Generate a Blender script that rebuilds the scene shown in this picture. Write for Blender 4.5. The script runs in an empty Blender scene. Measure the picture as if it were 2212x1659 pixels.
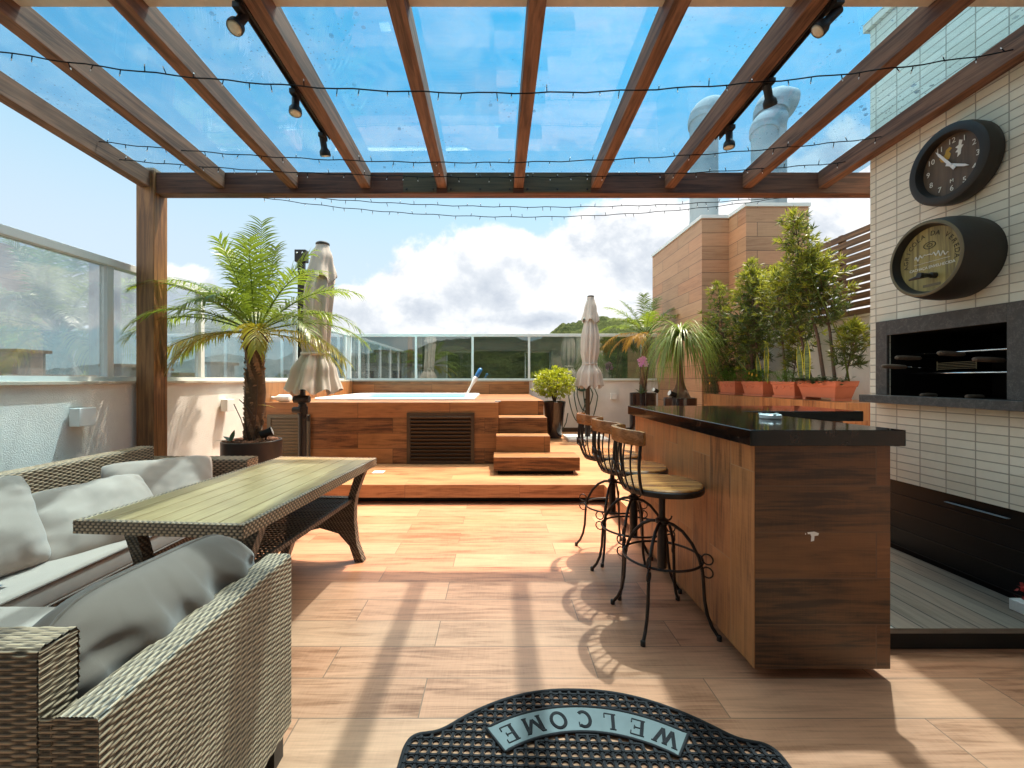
import bpy, bmesh, math, random
from mathutils import Vector, Matrix, noise as mnoise

SC = bpy.context.scene
COL = SC.collection
R = math.radians
PI = math.pi

# ------------------------------------------------------------------ camera
cam = bpy.data.cameras.new("camera")
cam.sensor_fit = 'HORIZONTAL'
cam.sensor_width = 36.0
cam.lens = 36.0 * 930.0 / 2212.0
cam.shift_x = 0.0154
cam.shift_y = -0.0043
cam.clip_start = 0.02
cam.clip_end = 8000
cam_ob = bpy.data.objects.new("camera", cam)
COL.objects.link(cam_ob)
cam_ob.location = (0, 0, 1.30)
cam_ob.rotation_euler = (R(90), 0, 0)
SC.camera = cam_ob

# ------------------------------------------------------------------ exposure
SC.view_settings.view_transform = 'Standard'
SC.view_settings.look = 'None'
SC.view_settings.exposure = 1.5
SC.view_settings.gamma = 1.0
SC.cycles.max_bounces = 10
SC.cycles.transparent_max_bounces = 24
SC.cycles.use_denoising = True
SC.cycles.sample_clamp_indirect = 6.0

# ------------------------------------------------------------------ sun
SUN_DIR = Vector((0.23, 0.28, 1.0)).normalized()      # towards the sun
sl = bpy.data.lights.new("sun", 'SUN')
sl.energy = 2.6
sl.angle = R(0.9)
sl.color = (1.0, 0.89, 0.75)
sun = bpy.data.objects.new("sun", sl)
COL.objects.link(sun)
sun.rotation_euler = SUN_DIR.to_track_quat('Z', 'Y').to_euler()
SUN_EL = math.asin(SUN_DIR.z)
SUN_AZ = math.atan2(SUN_DIR.x, SUN_DIR.y)

# ------------------------------------------------------------------ node helper
class NT:
    def __init__(s, tree):
        s.t = tree
    def n(s, typ, ins=None, **props):
        nd = s.t.nodes.new(typ)
        for k, v in props.items():
            setattr(nd, k, v)
        if ins:
            for k, v in ins.items():
                s.put(nd.inputs[k], v)
        return nd
    def put(s, sock, v):
        if isinstance(v, bpy.types.NodeSocket):
            s.t.links.new(v, sock)
        elif isinstance(v, bpy.types.Node):
            s.t.links.new(v.outputs[0], sock)
        else:
            if isinstance(v, tuple) and len(v) == 3 and sock.type == 'RGBA':
                v = v + (1.0,)
            sock.default_value = v
    def m(s, op, a, b=0.0, c=None, clamp=False):
        nd = s.n('ShaderNodeMath', operation=op, use_clamp=clamp)
        s.put(nd.inputs[0], a)
        s.put(nd.inputs[1], b)
        if c is not None:
            s.put(nd.inputs[2], c)
        return nd.outputs[0]
    def mix(s, f, a, b, blend='MIX'):
        nd = s.n('ShaderNodeMix', data_type='RGBA', blend_type=blend)
        s.put(nd.inputs[0], f)
        s.put(nd.inputs[6], a)
        s.put(nd.inputs[7], b)
        return nd.outputs[2]
    def ramp(s, f, stops):
        nd = s.n('ShaderNodeValToRGB')
        el = nd.color_ramp.elements
        while len(el) < len(stops):
            el.new(0.5)
        for e, (p, c) in zip(el, stops):
            e.position = p
            e.color = c if len(c) == 4 else tuple(c) + (1.0,)
        s.put(nd.inputs[0], f)
        return nd.outputs[0]
    def smooth(s, x, a, b):
        nd = s.n('ShaderNodeMapRange', interpolation_type='SMOOTHSTEP')
        s.put(nd.inputs[0], x)
        nd.inputs[1].default_value = a
        nd.inputs[2].default_value = b
        return nd.outputs[0]
    def comb(s, x, y, z=0.0):
        nd = s.n('ShaderNodeCombineXYZ')
        s.put(nd.inputs[0], x); s.put(nd.inputs[1], y); s.put(nd.inputs[2], z)
        return nd.outputs[0]
    def noise(s, vec, scale, detail=4.0, rough=0.55, dist=0.0, dim='3D'):
        nd = s.n('ShaderNodeTexNoise', noise_dimensions=dim)
        if vec is not None:
            s.put(nd.inputs['Vector'], vec)
        nd.inputs['Scale'].default_value = scale
        nd.inputs['Detail'].default_value = detail
        nd.inputs['Roughness'].default_value = rough
        nd.inputs['Distortion'].default_value = dist
        return nd.outputs[0]

# ------------------------------------------------------------------ world: sky with clouds
W = bpy.data.worlds.new("World")
SC.world = W
W.use_nodes = True
wt = W.node_tree
wt.nodes.clear()
N = NT(wt)
SKY_STRENGTH = 0.12
sky = N.n('ShaderNodeTexSky', sky_type='NISHITA', sun_disc=False)
sky.sun_elevation = SUN_EL
sky.sun_rotation = SUN_AZ
sky.air_density = 1.0
sky.dust_density = 0.5
sky.ozone_density = 1.6
tc = N.n('ShaderNodeTexCoord')
sp = N.n('ShaderNodeSeparateXYZ', {0: tc.outputs['Generated']})
yy = N.m('MAXIMUM', N.m('ABSOLUTE', sp.outputs[1]), 0.12)
px = N.m('DIVIDE', sp.outputs[0], yy)
pz = N.m('DIVIDE', sp.outputs[2], yy)
P2 = N.comb(px, N.m('MULTIPLY', pz, 1.25), 0.0)
n1 = N.noise(P2, 4.4, 10.0, 0.60, 0.2)
P2s = N.n('ShaderNodeVectorMath', {0: P2, 1: (0.02, 0.065, 0.0)}, operation='ADD').outputs[0]
n2 = N.noise(P2s, 4.4, 10.0, 0.60, 0.2)
PXZ = N.comb(px, pz, 0.0)
def blob(a, b, rx, rz):
    mp = N.n('ShaderNodeMapping', {'Vector': PXZ, 'Location': (a, b, 0), 'Scale': (rx, rz, 1.0)}, vector_type='TEXTURE')
    g = N.n('ShaderNodeTexGradient', {0: mp.outputs[0]}, gradient_type='SPHERICAL')
    return g.outputs['Fac']
def pxz(u, v):
    return (u - 1072) / 930.0, (820 - v) / 930.0
mask = None
for (u, v, rx, rz) in [(1010, 630, .36, .19), (1110, 590, .26, .15), (900, 670, .34, .10), (1350, 580, .36, .20), (1470, 540, .32, .18),
                       (800, 670, .24, .085), (1200, 690, .85, .06), (1830, 480, .40, .28), (1650, 640, .5, .2), (560, 690, .5, .06), (200, 640, .5, .1)]:
    a, b = pxz(u, v)
    g = blob(a, b, rx, rz)
    mask = g if mask is None else N.m('MAXIMUM', mask, g)
dens = N.m('ADD', N.m('MULTIPLY', mask, 1.25), N.m('MULTIPLY', N.m('SUBTRACT', n1, 0.5), 1.5))
cl = N.smooth(dens, 0.26, 0.46)
# relief of the cumulus: lit crowns, grey undersides
shade = N.m('ADD', N.m('MULTIPLY', N.m('SUBTRACT', n1, n2), 2.8), 0.60)
nb = N.noise(P2, 2.1, 3.0, 0.5)
shade = N.m('ADD', shade, N.m('MULTIPLY', N.m('SUBTRACT', 0.5, nb), 0.9))
shade = N.m('SUBTRACT', shade, N.m('MULTIPLY', N.smooth(dens, 0.55, 1.25), 0.40))
shade = N.m('ADD', shade, N.m('MULTIPLY', N.smooth(pz, 0.02, 0.40), 0.22), clamp=True)
ccol = N.ramp(shade, [(0.0, (1.75, 1.95, 2.25)), (0.4, (2.4, 2.55, 2.75)), (0.8, (3.5, 3.5, 3.5))])
# thin high veil
pv = N.comb(N.m('MULTIPLY', px, 1.0), N.m('MULTIPLY', pz, 2.2), 3.0)
veil = N.m('MULTIPLY', N.smooth(N.noise(pv, 2.3, 8.0, 0.62, 0.5), 0.42, 0.75), 0.62)
hor = N.m('SQRT', N.m('ADD', N.m('MULTIPLY', sp.outputs[0], sp.outputs[0]), N.m('ADD', N.m('MULTIPLY', sp.outputs[1], sp.outputs[1]), 0.0004)))
tel = N.m('DIVIDE', sp.outputs[2], hor)
hz = N.m('MULTIPLY', N.m('SUBTRACT', 1.0, N.smooth(tel, 0.18, 0.80)), 0.85)
veil = N.m('MAXIMUM', veil, hz)
skyc = N.mix(1.0, sky.outputs[0], (0.24, 0.83, 0.70, 1.0), 'MULTIPLY')
skyv = N.mix(veil, skyc, (2.35, 2.46, 2.8, 1.0))
skyf = N.mix(cl, skyv, ccol)
# warm glow added around the sun, above the view, to fill the shade
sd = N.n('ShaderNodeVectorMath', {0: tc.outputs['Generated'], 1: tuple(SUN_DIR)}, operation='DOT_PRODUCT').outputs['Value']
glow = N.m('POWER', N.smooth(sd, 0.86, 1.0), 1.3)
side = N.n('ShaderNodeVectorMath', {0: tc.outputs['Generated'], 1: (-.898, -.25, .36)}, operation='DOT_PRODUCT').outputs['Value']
skyf = N.mix(N.m('MULTIPLY', N.smooth(side, 0.60, 0.95), 0.9), skyf, (7.0, 6.6, 6.0, 1.0))   # bright sky patch added on the left, out of view, lifts left-facing surfaces
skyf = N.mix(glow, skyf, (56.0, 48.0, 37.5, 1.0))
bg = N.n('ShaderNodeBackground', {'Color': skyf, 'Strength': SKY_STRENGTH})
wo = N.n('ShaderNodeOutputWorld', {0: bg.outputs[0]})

# ------------------------------------------------------------------ mesh builder
class MB:
    def __init__(s):
        s.v = []; s.f = []; s.M = None
    def av(s, p):
        p = Vector(p)
        if s.M is not None:
            p = s.M @ p
        s.v.append(p)
        return len(s.v) - 1
    def quad(s, a, b, c, d):
        i = [s.av(p) for p in (a, b, c, d)]
        s.f.append(i)
    def tri(s, a, b, c):
        s.f.append([s.av(a), s.av(b), s.av(c)])
    def box(s, x0, x1, y0, y1, z0, z1):
        i = [s.av((x, y, z)) for z in (z0, z1) for y in (y0, y1) for x in (x0, x1)]
        for q in ((0, 2, 3, 1), (4, 5, 7, 6), (0, 1, 5, 4), (2, 6, 7, 3), (0, 4, 6, 2), (1, 3, 7, 5)):
            s.f.append([i[k] for k in q])
        return s
    def cbox(s, c, d):
        return s.box(c[0]-d[0]/2, c[0]+d[0]/2, c[1]-d[1]/2, c[1]+d[1]/2, c[2]-d[2]/2, c[2]+d[2]/2)
    def prism(s, poly, z0, z1, axis='z'):
        def mk(p, h):
            if axis == 'z': return (p[0], p[1], h)
            if axis == 'y': return (p[0], h, p[1])
            return (h, p[0], p[1])
        n = len(poly)
        a = [s.av(mk(p, z0)) for p in poly]
        b = [s.av(mk(p, z1)) for p in poly]
        s.f.append(a[::-1]); s.f.append(b)
        for k in range(n):
            s.f.append([a[k], a[(k+1) % n], b[(k+1) % n], b[k]])
        return s
    def tube(s, pts, r, n=8, cap=True, closed=False, flat=1.0):
        pts = [Vector(p) for p in pts]
        m = len(pts)
        rr = r if isinstance(r, (list, tuple)) else [r] * m
        up = None
        rings = []
        for k in range(m):
            if closed:
                t = pts[(k+1) % m] - pts[(k-1) % m]
            else:
                t = pts[min(k+1, m-1)] - pts[max(k-1, 0)]
            if t.length < 1e-9:
                t = Vector((0, 0, 1))
            t.normalize()
            if up is None:
                up = Vector((0, 0, 1)) if abs(t.z) < 0.9 else Vector((1, 0, 0))
            sd = t.cross(up)
            if sd.length < 1e-6:
                sd = t.orthogonal()
            sd.normalize()
            up = sd.cross(t).normalized()
            rings.append([s.av(pts[k] + (sd * math.cos(2*PI*j/n) + up * flat * math.sin(2*PI*j/n)) * rr[k]) for j in range(n)])
        for k in range(m if closed else m-1):
            a, b = rings[k], rings[(k+1) % m]
            for j in range(n):
                s.f.append([a[j], a[(j+1) % n], b[(j+1) % n], b[j]])
        if cap and not closed:
            s.f.append(rings[0][::-1]); s.f.append(rings[-1])
        return s
    def lathe(s, prof, n=32, c=(0, 0, 0), cap0=True, cap1=True, mod=None, axis='z'):
        rings = []
        for k, (r, z) in enumerate(prof):
            ring = []
            for j in range(n):
                th = 2*PI*j/n
                q = r if mod is None else r * mod(th, z, k)
                if axis == 'z':
                    p = (c[0]+q*math.cos(th), c[1]+q*math.sin(th), c[2]+z)
                else:            # axis along -x : z grows towards -x
                    p = (c[0]-z, c[1]+q*math.cos(th), c[2]-q*math.sin(th))
                ring.append(s.av(p))
            rings.append(ring)
        for k in range(len(rings)-1):
            a, b = rings[k], rings[k+1]
            for j in range(n):
                s.f.append([a[j], a[(j+1) % n], b[(j+1) % n], b[j]])
        if cap0: s.f.append(rings[0][::-1])
        if cap1: s.f.append(rings[-1])
        return s
    def grid(s, fn, nu, nv):
        idx = [[s.av(fn(i/nu, j/nv)) for i in range(nu+1)] for j in range(nv+1)]
        for j in range(nv):
            for i in range(nu):
                s.f.append([idx[j][i], idx[j][i+1], idx[j+1][i+1], idx[j+1][i]])
        return s
    def build(s, name, mat, parent=None, smooth=False, bevel=0.0, seg=2, local=False, auto=None):
        me = bpy.data.meshes.new(name)
        me.from_pydata([tuple(p) for p in s.v], [], s.f)
        me.validate()
        if smooth:
            me.polygons.foreach_set('use_smooth', [True] * len(me.polygons))
        me.materials.append(mat)
        o = bpy.data.objects.new(name, me)
        COL.objects.link(o)
        if smooth and auto:
            try:
                me.set_sharp_from_angle(angle=R(auto))
            except Exception:
                pass
        if bevel > 0:
            bv = o.modifiers.new('bevel', 'BEVEL')
            bv.width = bevel; bv.segments = seg; bv.limit_method = 'ANGLE'; bv.angle_limit = R(40)
        if parent is not None:
            adopt(o, parent, local)
        return o

def top_of(o):
    while o.parent: o = o.parent
    return o
def world_of(o):
    m = o.matrix_basis.copy()
    return world_of(o.parent) @ o.matrix_parent_inverse @ m if o.parent else m
def adopt(o, parent, local=False):
    o.parent = parent
    if not local:
        o.matrix_parent_inverse = world_of(parent).inverted()

def tag(o, label, cat, group=None):
    o['label'] = label; o['category'] = cat
    if group: o['group'] = group
    return o
def thing(name, label, cat, loc=(0, 0, 0), rz=0.0, group=None):
    o = bpy.data.objects.new(name, None)
    o.empty_display_size = 0.1
    COL.objects.link(o)
    o.location = loc; o.rotation_euler = (0, 0, rz)
    return tag(o, label, cat, group)
def struct(o):
    o['kind'] = 'structure'
    return o
def stuff(o):
    o['kind'] = 'stuff'
    return o
def copy_tree(o, parent=None):
    c = o.copy()
    COL.objects.link(c)
    if parent is not None:
        c.parent = parent
    for ch in list(o.children):
        copy_tree(ch, c)
    return c
def dup(o, loc, rz, label, scale=None):
    c = copy_tree(o)
    c.location = loc; c.rotation_euler = (0, 0, rz)
    if scale: c.scale = scale
    c['label'] = label
    return c
def at(u, v, y):
    return Vector(((u - 1072) * y / 930.0, y, 1.30 - (v - 820) * y / 930.0))

def text_geo(body, size):
    cu = bpy.data.curves.new('lettering', 'FONT')
    cu.body = body; cu.size = size; cu.align_x = 'CENTER'; cu.align_y = 'CENTER'
    cu.resolution_u = 3
    ob = bpy.data.objects.new('lettering', cu)
    COL.objects.link(ob)
    dg = bpy.context.evaluated_depsgraph_get()
    me = bpy.data.meshes.new_from_object(ob.evaluated_get(dg))
    vs = [v.co.copy() for v in me.vertices]
    fs = [list(p.vertices) for p in me.polygons]
    bpy.data.objects.remove(ob); bpy.data.curves.remove(cu); bpy.data.meshes.remove(me)
    return vs, fs
def add_text(mb, body, size, origin, right, up, thick=0.0, bold=0.0):
    vs, fs = text_geo(body, size)
    origin, right, up = Vector(origin), Vector(right), Vector(up)
    nrm = right.cross(up)
    b = len(mb.v)
    for v in vs: mb.av(origin + right*v.x + up*v.y + nrm*thick)
    for f in fs: mb.f.append([b+i for i in f])
    if thick > 0:
        edges = {}
        for f in fs:
            for i in range(len(f)):
                e = (f[i], f[(i+1) % len(f)])
                k = tuple(sorted(e))
                edges[k] = None if k in edges else e
        c = len(mb.v)
        for v in vs: mb.av(origin + right*v.x + up*v.y)
        for e in edges.values():
            if e: mb.f.append([b+e[1], b+e[0], c+e[0], c+e[1]])

# ------------------------------------------------------------------ materials
def new_mat(name):
    m = bpy.data.materials.new(name)
    m.use_nodes = True
    m.node_tree.nodes.clear()
    return m, NT(m.node_tree)
def finish(n, color, rough=0.5, metal=0.0, bump=None, bstr=0.3, bdist=0.01, spec=0.5, coat=0.0, trans=0.0, sheen=0.0, sub=None):
    b = n.n('ShaderNodeBsdfPrincipled')
    n.put(b.inputs['Base Color'], color)
    n.put(b.inputs['Roughness'], rough)
    n.put(b.inputs['Metallic'], metal)
    b.inputs['Specular IOR Level'].default_value = spec
    b.inputs['Coat Weight'].default_value = coat
    b.inputs['Coat Roughness'].default_value = 0.08
    b.inputs['Sheen Weight'].default_value = sheen
    if bump is not None:
        bp = n.n('ShaderNodeBump', {'Strength': bstr, 'Distance': bdist, 'Height': bump})
        n.put(b.inputs['Normal'], bp.outputs[0])
    out = n.n('ShaderNodeOutputMaterial')
    if sub is not None:
        tl = n.n('ShaderNodeBsdfTranslucent')
        n.put(tl.inputs['Color'], sub[1])
        mx = n.n('ShaderNodeMixShader', {0: sub[0], 1: b.outputs[0], 2: tl.outputs[0]})
        n.put(out.inputs[0], mx.outputs[0])
    else:
        n.put(out.inputs[0], b.outputs[0])
    return b
def simple(name, col, rough=0.5, metal=0.0, var=0.12, scale=8.0, bscale=60.0, bstr=0.08, spec=0.5, coat=0.0, sheen=0.0, bdist=0.004):
    m, n = new_mat(name)
    tc = n.n('ShaderNodeTexCoord').outputs['Object']
    f = n.noise(tc, scale, 5.0, 0.6)
    c = n.mix(f, tuple(x*(1-var*1.6) for x in col), tuple(min(1, x*(1+var*1.6)) for x in col))
    rg = n.m('ADD', rough-0.06, n.m('MULTIPLY', f, 0.12))
    finish(n, c, rg, metal, n.noise(tc, bscale, 3.0), bstr, bdist, spec, coat, 0, sheen)
    return m

def boxcoord(n, horiz=True, top_swap=False):
    """u along the plank, v across it, chosen by which way the face looks"""
    tc = n.n('ShaderNodeTexCoord')
    p = n.n('ShaderNodeSeparateXYZ', {0: tc.outputs['Object']})
    q = n.n('ShaderNodeSeparateXYZ', {0: tc.outputs['Normal']})
    ax = n.m('GREATER_THAN', n.m('ABSOLUTE', q.outputs[0]), 0.6)
    az = n.m('GREATER_THAN', n.m('ABSOLUTE', q.outputs[2]), 0.6)
    x, y, z = p.outputs[0], p.outputs[1], p.outputs[2]
    def sel(f, a, b):
        return n.m('ADD', n.m('MULTIPLY', f, b), n.m('MULTIPLY', n.m('SUBTRACT', 1.0, f), a))
    hs = sel(ax, x, y)                      # horizontal run on a side face
    if horiz: us, vs = hs, z
    else: us, vs = z, hs
    tu, tv = (y, x) if top_swap else (x, y)
    return sel(az, us, tu), sel(az, vs, tv), ax, az

def planks(name, dark, light, L=1.2, H=0.223, off=0.0, uoff=0.0, horiz=True, top_swap=False, rough=0.38, mortar=0.0022, grout=(0.16, 0.09, 0.05), coat=0.0, streak=0.5, contrast=1.0, var=0.5):
    m, n = new_mat(name)
    u, v, ax, az = boxcoord(n, horiz, top_swap)
    u2 = n.m('ADD', u, uoff); v2 = n.m('SUBTRACT', v, off)
    br = n.n('ShaderNodeTexBrick', offset=0.38, offset_frequency=2, squash=1.0)
    n.put(br.inputs['Vector'], n.comb(u2, v2, 0.0))
    br.inputs['Color1'].default_value = (0, 0, 0, 1); br.inputs['Color2'].default_value = (1, 1, 1, 1)
    br.inputs['Mortar'].default_value = (0.5, 0.5, 0.5, 1)
    br.inputs['Scale'].default_value = 1.0
    br.inputs['Mortar Size'].default_value = mortar
    br.inputs['Mortar Smooth'].default_value = 0.1
    br.inputs['Bias'].default_value = 0.0
    br.inputs['Brick Width'].default_value = L
    br.inputs['Row Height'].default_value = H
    rnd = n.n('ShaderNodeSeparateColor', {0: br.outputs['Color']}).outputs[0]
    mor = br.outputs['Fac']
    gv = n.comb(n.m('ADD', n.m('MULTIPLY', u2, 1.3), n.m('MULTIPLY', rnd, 17.0)), n.m('MULTIPLY', v2, 16.0), n.m('MULTIPLY', rnd, 9.0))
    g1 = n.noise(gv, 1.6, 7.0, 0.62, 0.9)
    gv2 = n.comb(n.m('ADD', n.m('MULTIPLY', u2, 3.0), n.m('MULTIPLY', rnd, 31.0)), n.m('MULTIPLY', v2, 90.0), n.m('MULTIPLY', rnd, 5.0))
    g2 = n.noise(gv2, 1.5, 4.0, 0.6, 0.3)
    big = n.noise(n.comb(n.m('ADD', u2, n.m('MULTIPLY', rnd, 7.0)), n.m('MULTIPLY', v2, 2.5), rnd), 2.2, 3.0, 0.5, 0.6)
    saw = n.noise(n.comb(n.m('MULTIPLY', u2, 140.0), n.m('MULTIPLY', v2, 9.0), rnd), 1.0, 2.0, 0.6)
    t = n.m('ADD', 0.5, n.m('MULTIPLY', n.m('SUBTRACT', rnd, 0.5), var))
    t = n.m('ADD', t, n.m('MULTIPLY', n.m('SUBTRACT', n.smooth(g1, 0.30, 0.62), 0.6), streak))
    t = n.m('ADD', t, n.m('MULTIPLY', n.m('SUBTRACT', big, 0.5), 0.8*contrast))
    t = n.m('ADD', t, n.m('MULTIPLY', n.m('SUBTRACT', saw, 0.5), 0.22))
    t = n.m('ADD', t, n.m('MULTIPLY', n.m('SUBTRACT', g2, 0.5), 0.62), clamp=True)
    mid = tuple((a*0.42+b*0.58) for a, b in zip(dark, light))
    c = n.ramp(t, [(0.0, dark), (0.45, mid), (1.0, light)])
    hue = n.m('FRACT', n.m('MULTIPLY', rnd, 7.31))
    c = n.mix(1.0, c, n.mix(hue, (1.05, 0.95, 0.90), (0.97, 1.02, 1.03)), 'MULTIPLY')
    c = n.mix(mor, c, grout)
    h = n.m('SUBTRACT', n.m('ADD', n.m('MULTIPLY', g2, 0.25), n.m('MULTIPLY', g1, 0.25)), n.m('MULTIPLY', mor, 1.2))
    rg = n.m('ADD', rough, n.m('MULTIPLY', n.m('SUBTRACT', g1, 0.5), 0.22))
    finish(n, c, rg, 0.0, h, 0.25, 0.004, 0.5, coat)
    return m

def timber(name, dark, light, axis, rough=0.6, scale=1.0):
    """solid sawn timber, grain along one axis"""
    m, n = new_mat(name)
    tc = n.n('ShaderNodeTexCoord')
    st = {'x': (1.2, 22, 22), 'y': (22, 1.2, 22), 'z': (22, 22, 1.2)}[axis]
    mp = n.n('ShaderNodeMapping', {'Vector': tc.outputs['Object'], 'Scale': tuple(a*scale for a in st)})
    g = n.noise(mp.outputs[0], 1.5, 7.0, 0.62, 0.8)
    g2 = n.noise(mp.outputs[0], 5.0, 3.0, 0.6)
    b = n.noise(tc.outputs['Object'], 2.0, 3.0)
    t = n.m('ADD', n.smooth(g, 0.3, 0.7), n.m('MULTIPLY', n.m('SUBTRACT', b, 0.5), 0.7))
    t = n.m('ADD', t, n.m('MULTIPLY', n.m('SUBTRACT', g2, 0.5), 0.5), clamp=True)
    c = n.mix(t, dark, light)
    finish(n, c, rough, 0, n.m('ADD', g, n.m('MULTIPLY', g2, 0.5)), 0.25, 0.003)
    return m

WEAVE_P, WEAVE_L = 0.0145, 0.052
def weave_mat(name, dark, light, p=WEAVE_P, L=WEAVE_L, bump=True, rough=0.45):
    m, n = new_mat(name)
    u, v, ax, az = boxcoord(n)
    r = n.m('DIVIDE', v, p)
    row = n.m('FLOOR', r)
    f = n.m('SUBTRACT', r, row)
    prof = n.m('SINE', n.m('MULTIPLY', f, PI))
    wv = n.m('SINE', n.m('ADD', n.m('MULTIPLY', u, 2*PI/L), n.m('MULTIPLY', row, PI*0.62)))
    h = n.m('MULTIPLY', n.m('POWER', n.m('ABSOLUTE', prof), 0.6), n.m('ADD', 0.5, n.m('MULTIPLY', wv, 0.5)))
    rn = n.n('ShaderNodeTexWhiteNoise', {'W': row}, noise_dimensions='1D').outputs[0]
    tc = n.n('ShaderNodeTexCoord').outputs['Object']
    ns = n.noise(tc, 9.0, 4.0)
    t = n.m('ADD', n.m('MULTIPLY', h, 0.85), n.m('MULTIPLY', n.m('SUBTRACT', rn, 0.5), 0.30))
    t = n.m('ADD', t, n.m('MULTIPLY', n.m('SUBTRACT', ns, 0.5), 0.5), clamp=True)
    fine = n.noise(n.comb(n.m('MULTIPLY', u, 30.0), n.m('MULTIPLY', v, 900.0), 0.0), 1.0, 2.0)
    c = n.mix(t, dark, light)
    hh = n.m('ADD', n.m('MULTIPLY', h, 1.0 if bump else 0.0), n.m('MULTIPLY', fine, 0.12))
    finish(n, c, rough, 0, hh, 0.9 if bump else 0.35, 0.005 if bump else 0.001)
    return m

def brick_wall(name):
    m, n = new_mat(name)
    u, v, ax, az = boxcoord(n)
    br = n.n('ShaderNodeTexBrick', offset=0.0, squash=1.0)
    n.put(br.inputs['Vector'], n.comb(n.m('ADD', u, -0.043), n.m('ADD', v, 0.01), 0.0))
    br.inputs['Color1'].default_value = (0, 0, 0, 1); br.inputs['Color2'].default_value = (1, 1, 1, 1)
    br.inputs['Mortar'].default_value = (0.5, 0.5, 0.5, 1)
    br.inputs['Scale'].default_value = 1.0; br.inputs['Mortar Size'].default_value = 0.0035
    br.inputs['Mortar Smooth'].default_value = 0.25
    br.inputs['Brick Width'].default_value = 0.166; br.inputs['Row Height'].default_value = 0.0525
    rnd = n.n('ShaderNodeSeparateColor', {0: br.outputs['Color']}).outputs[0]
    tc = n.n('ShaderNodeTexCoord').outputs['Object']
    ns = n.noise(tc, 14.0, 6.0, 0.65, 0.4)
    b2 = n.noise(tc, 1.6, 3.0)
    t = n.m('ADD', n.m('MULTIPLY', ns, 0.5), n.m('MULTIPLY', rnd, 0.42))
    t = n.m('ADD', t, n.m('MULTIPLY', n.m('SUBTRACT', b2, 0.4), 0.5), clamp=True)
    c = n.mix(t, (0.68, 0.615, 0.48), (0.93, 0.87, 0.72))
    c = n.mix(br.outputs['Fac'], c, (0.46, 0.40, 0.31))
    h = n.m('SUBTRACT', n.m('MULTIPLY', ns, 0.5), n.m('MULTIPLY', br.outputs['Fac'], 1.2))
    finish(n, c, 0.75, 0, h, 0.9, 0.008, 0.3)
    return m

def stucco(name, col=(0.92, 0.885, 0.82)):
    m, n = new_mat(name)
    tc = n.n('ShaderNodeTexCoord').outputs['Object']
    a = n.noise(tc, 120.0, 4.0, 0.6, 0.3)
    b = n.noise(tc, 2.2, 5.0, 0.6)
    v = n.n('ShaderNodeTexVoronoi', {'Vector': tc, 'Scale': 150.0}).outputs[0]
    c = n.mix(n.smooth(b, 0.3, 0.75), tuple(x*0.86 for x in col), col)
    h = n.m('ADD', n.smooth(a, 0.35, 0.7), n.m('MULTIPLY', v, 0.6))
    finish(n, c, 0.85, 0, h, 0.5, 0.004, 0.25)
    return m

def granite(name, base=(0.014, 0.012, 0.011), fleck=(0.11, 0.075, 0.055), rough=0.07, amt=0.62, spec=0.5):
    m, n = new_mat(name)
    tc = n.n('ShaderNodeTexCoord').outputs['Object']
    a = n.noise(tc, 24.0, 7.0, 0.72, 0.8)
    b = n.noise(tc, 140.0, 3.0, 0.7)
    w = n.noise(tc, 5.0, 5.0, 0.6, 1.5)
    t = n.m('MULTIPLY', n.smooth(a, amt-0.1, amt+0.15), n.smooth(b, 0.3, 0.7))
    t = n.m('MAXIMUM', t, n.m('MULTIPLY', n.smooth(w, 0.56, 0.66), 0.45))
    c = n.mix(t, base, fleck)
    finish(n, c, n.m('ADD', rough, n.m('MULTIPLY', w, 0.05)), 0, b, 0.02, 0.001, spec)
    return m

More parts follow.
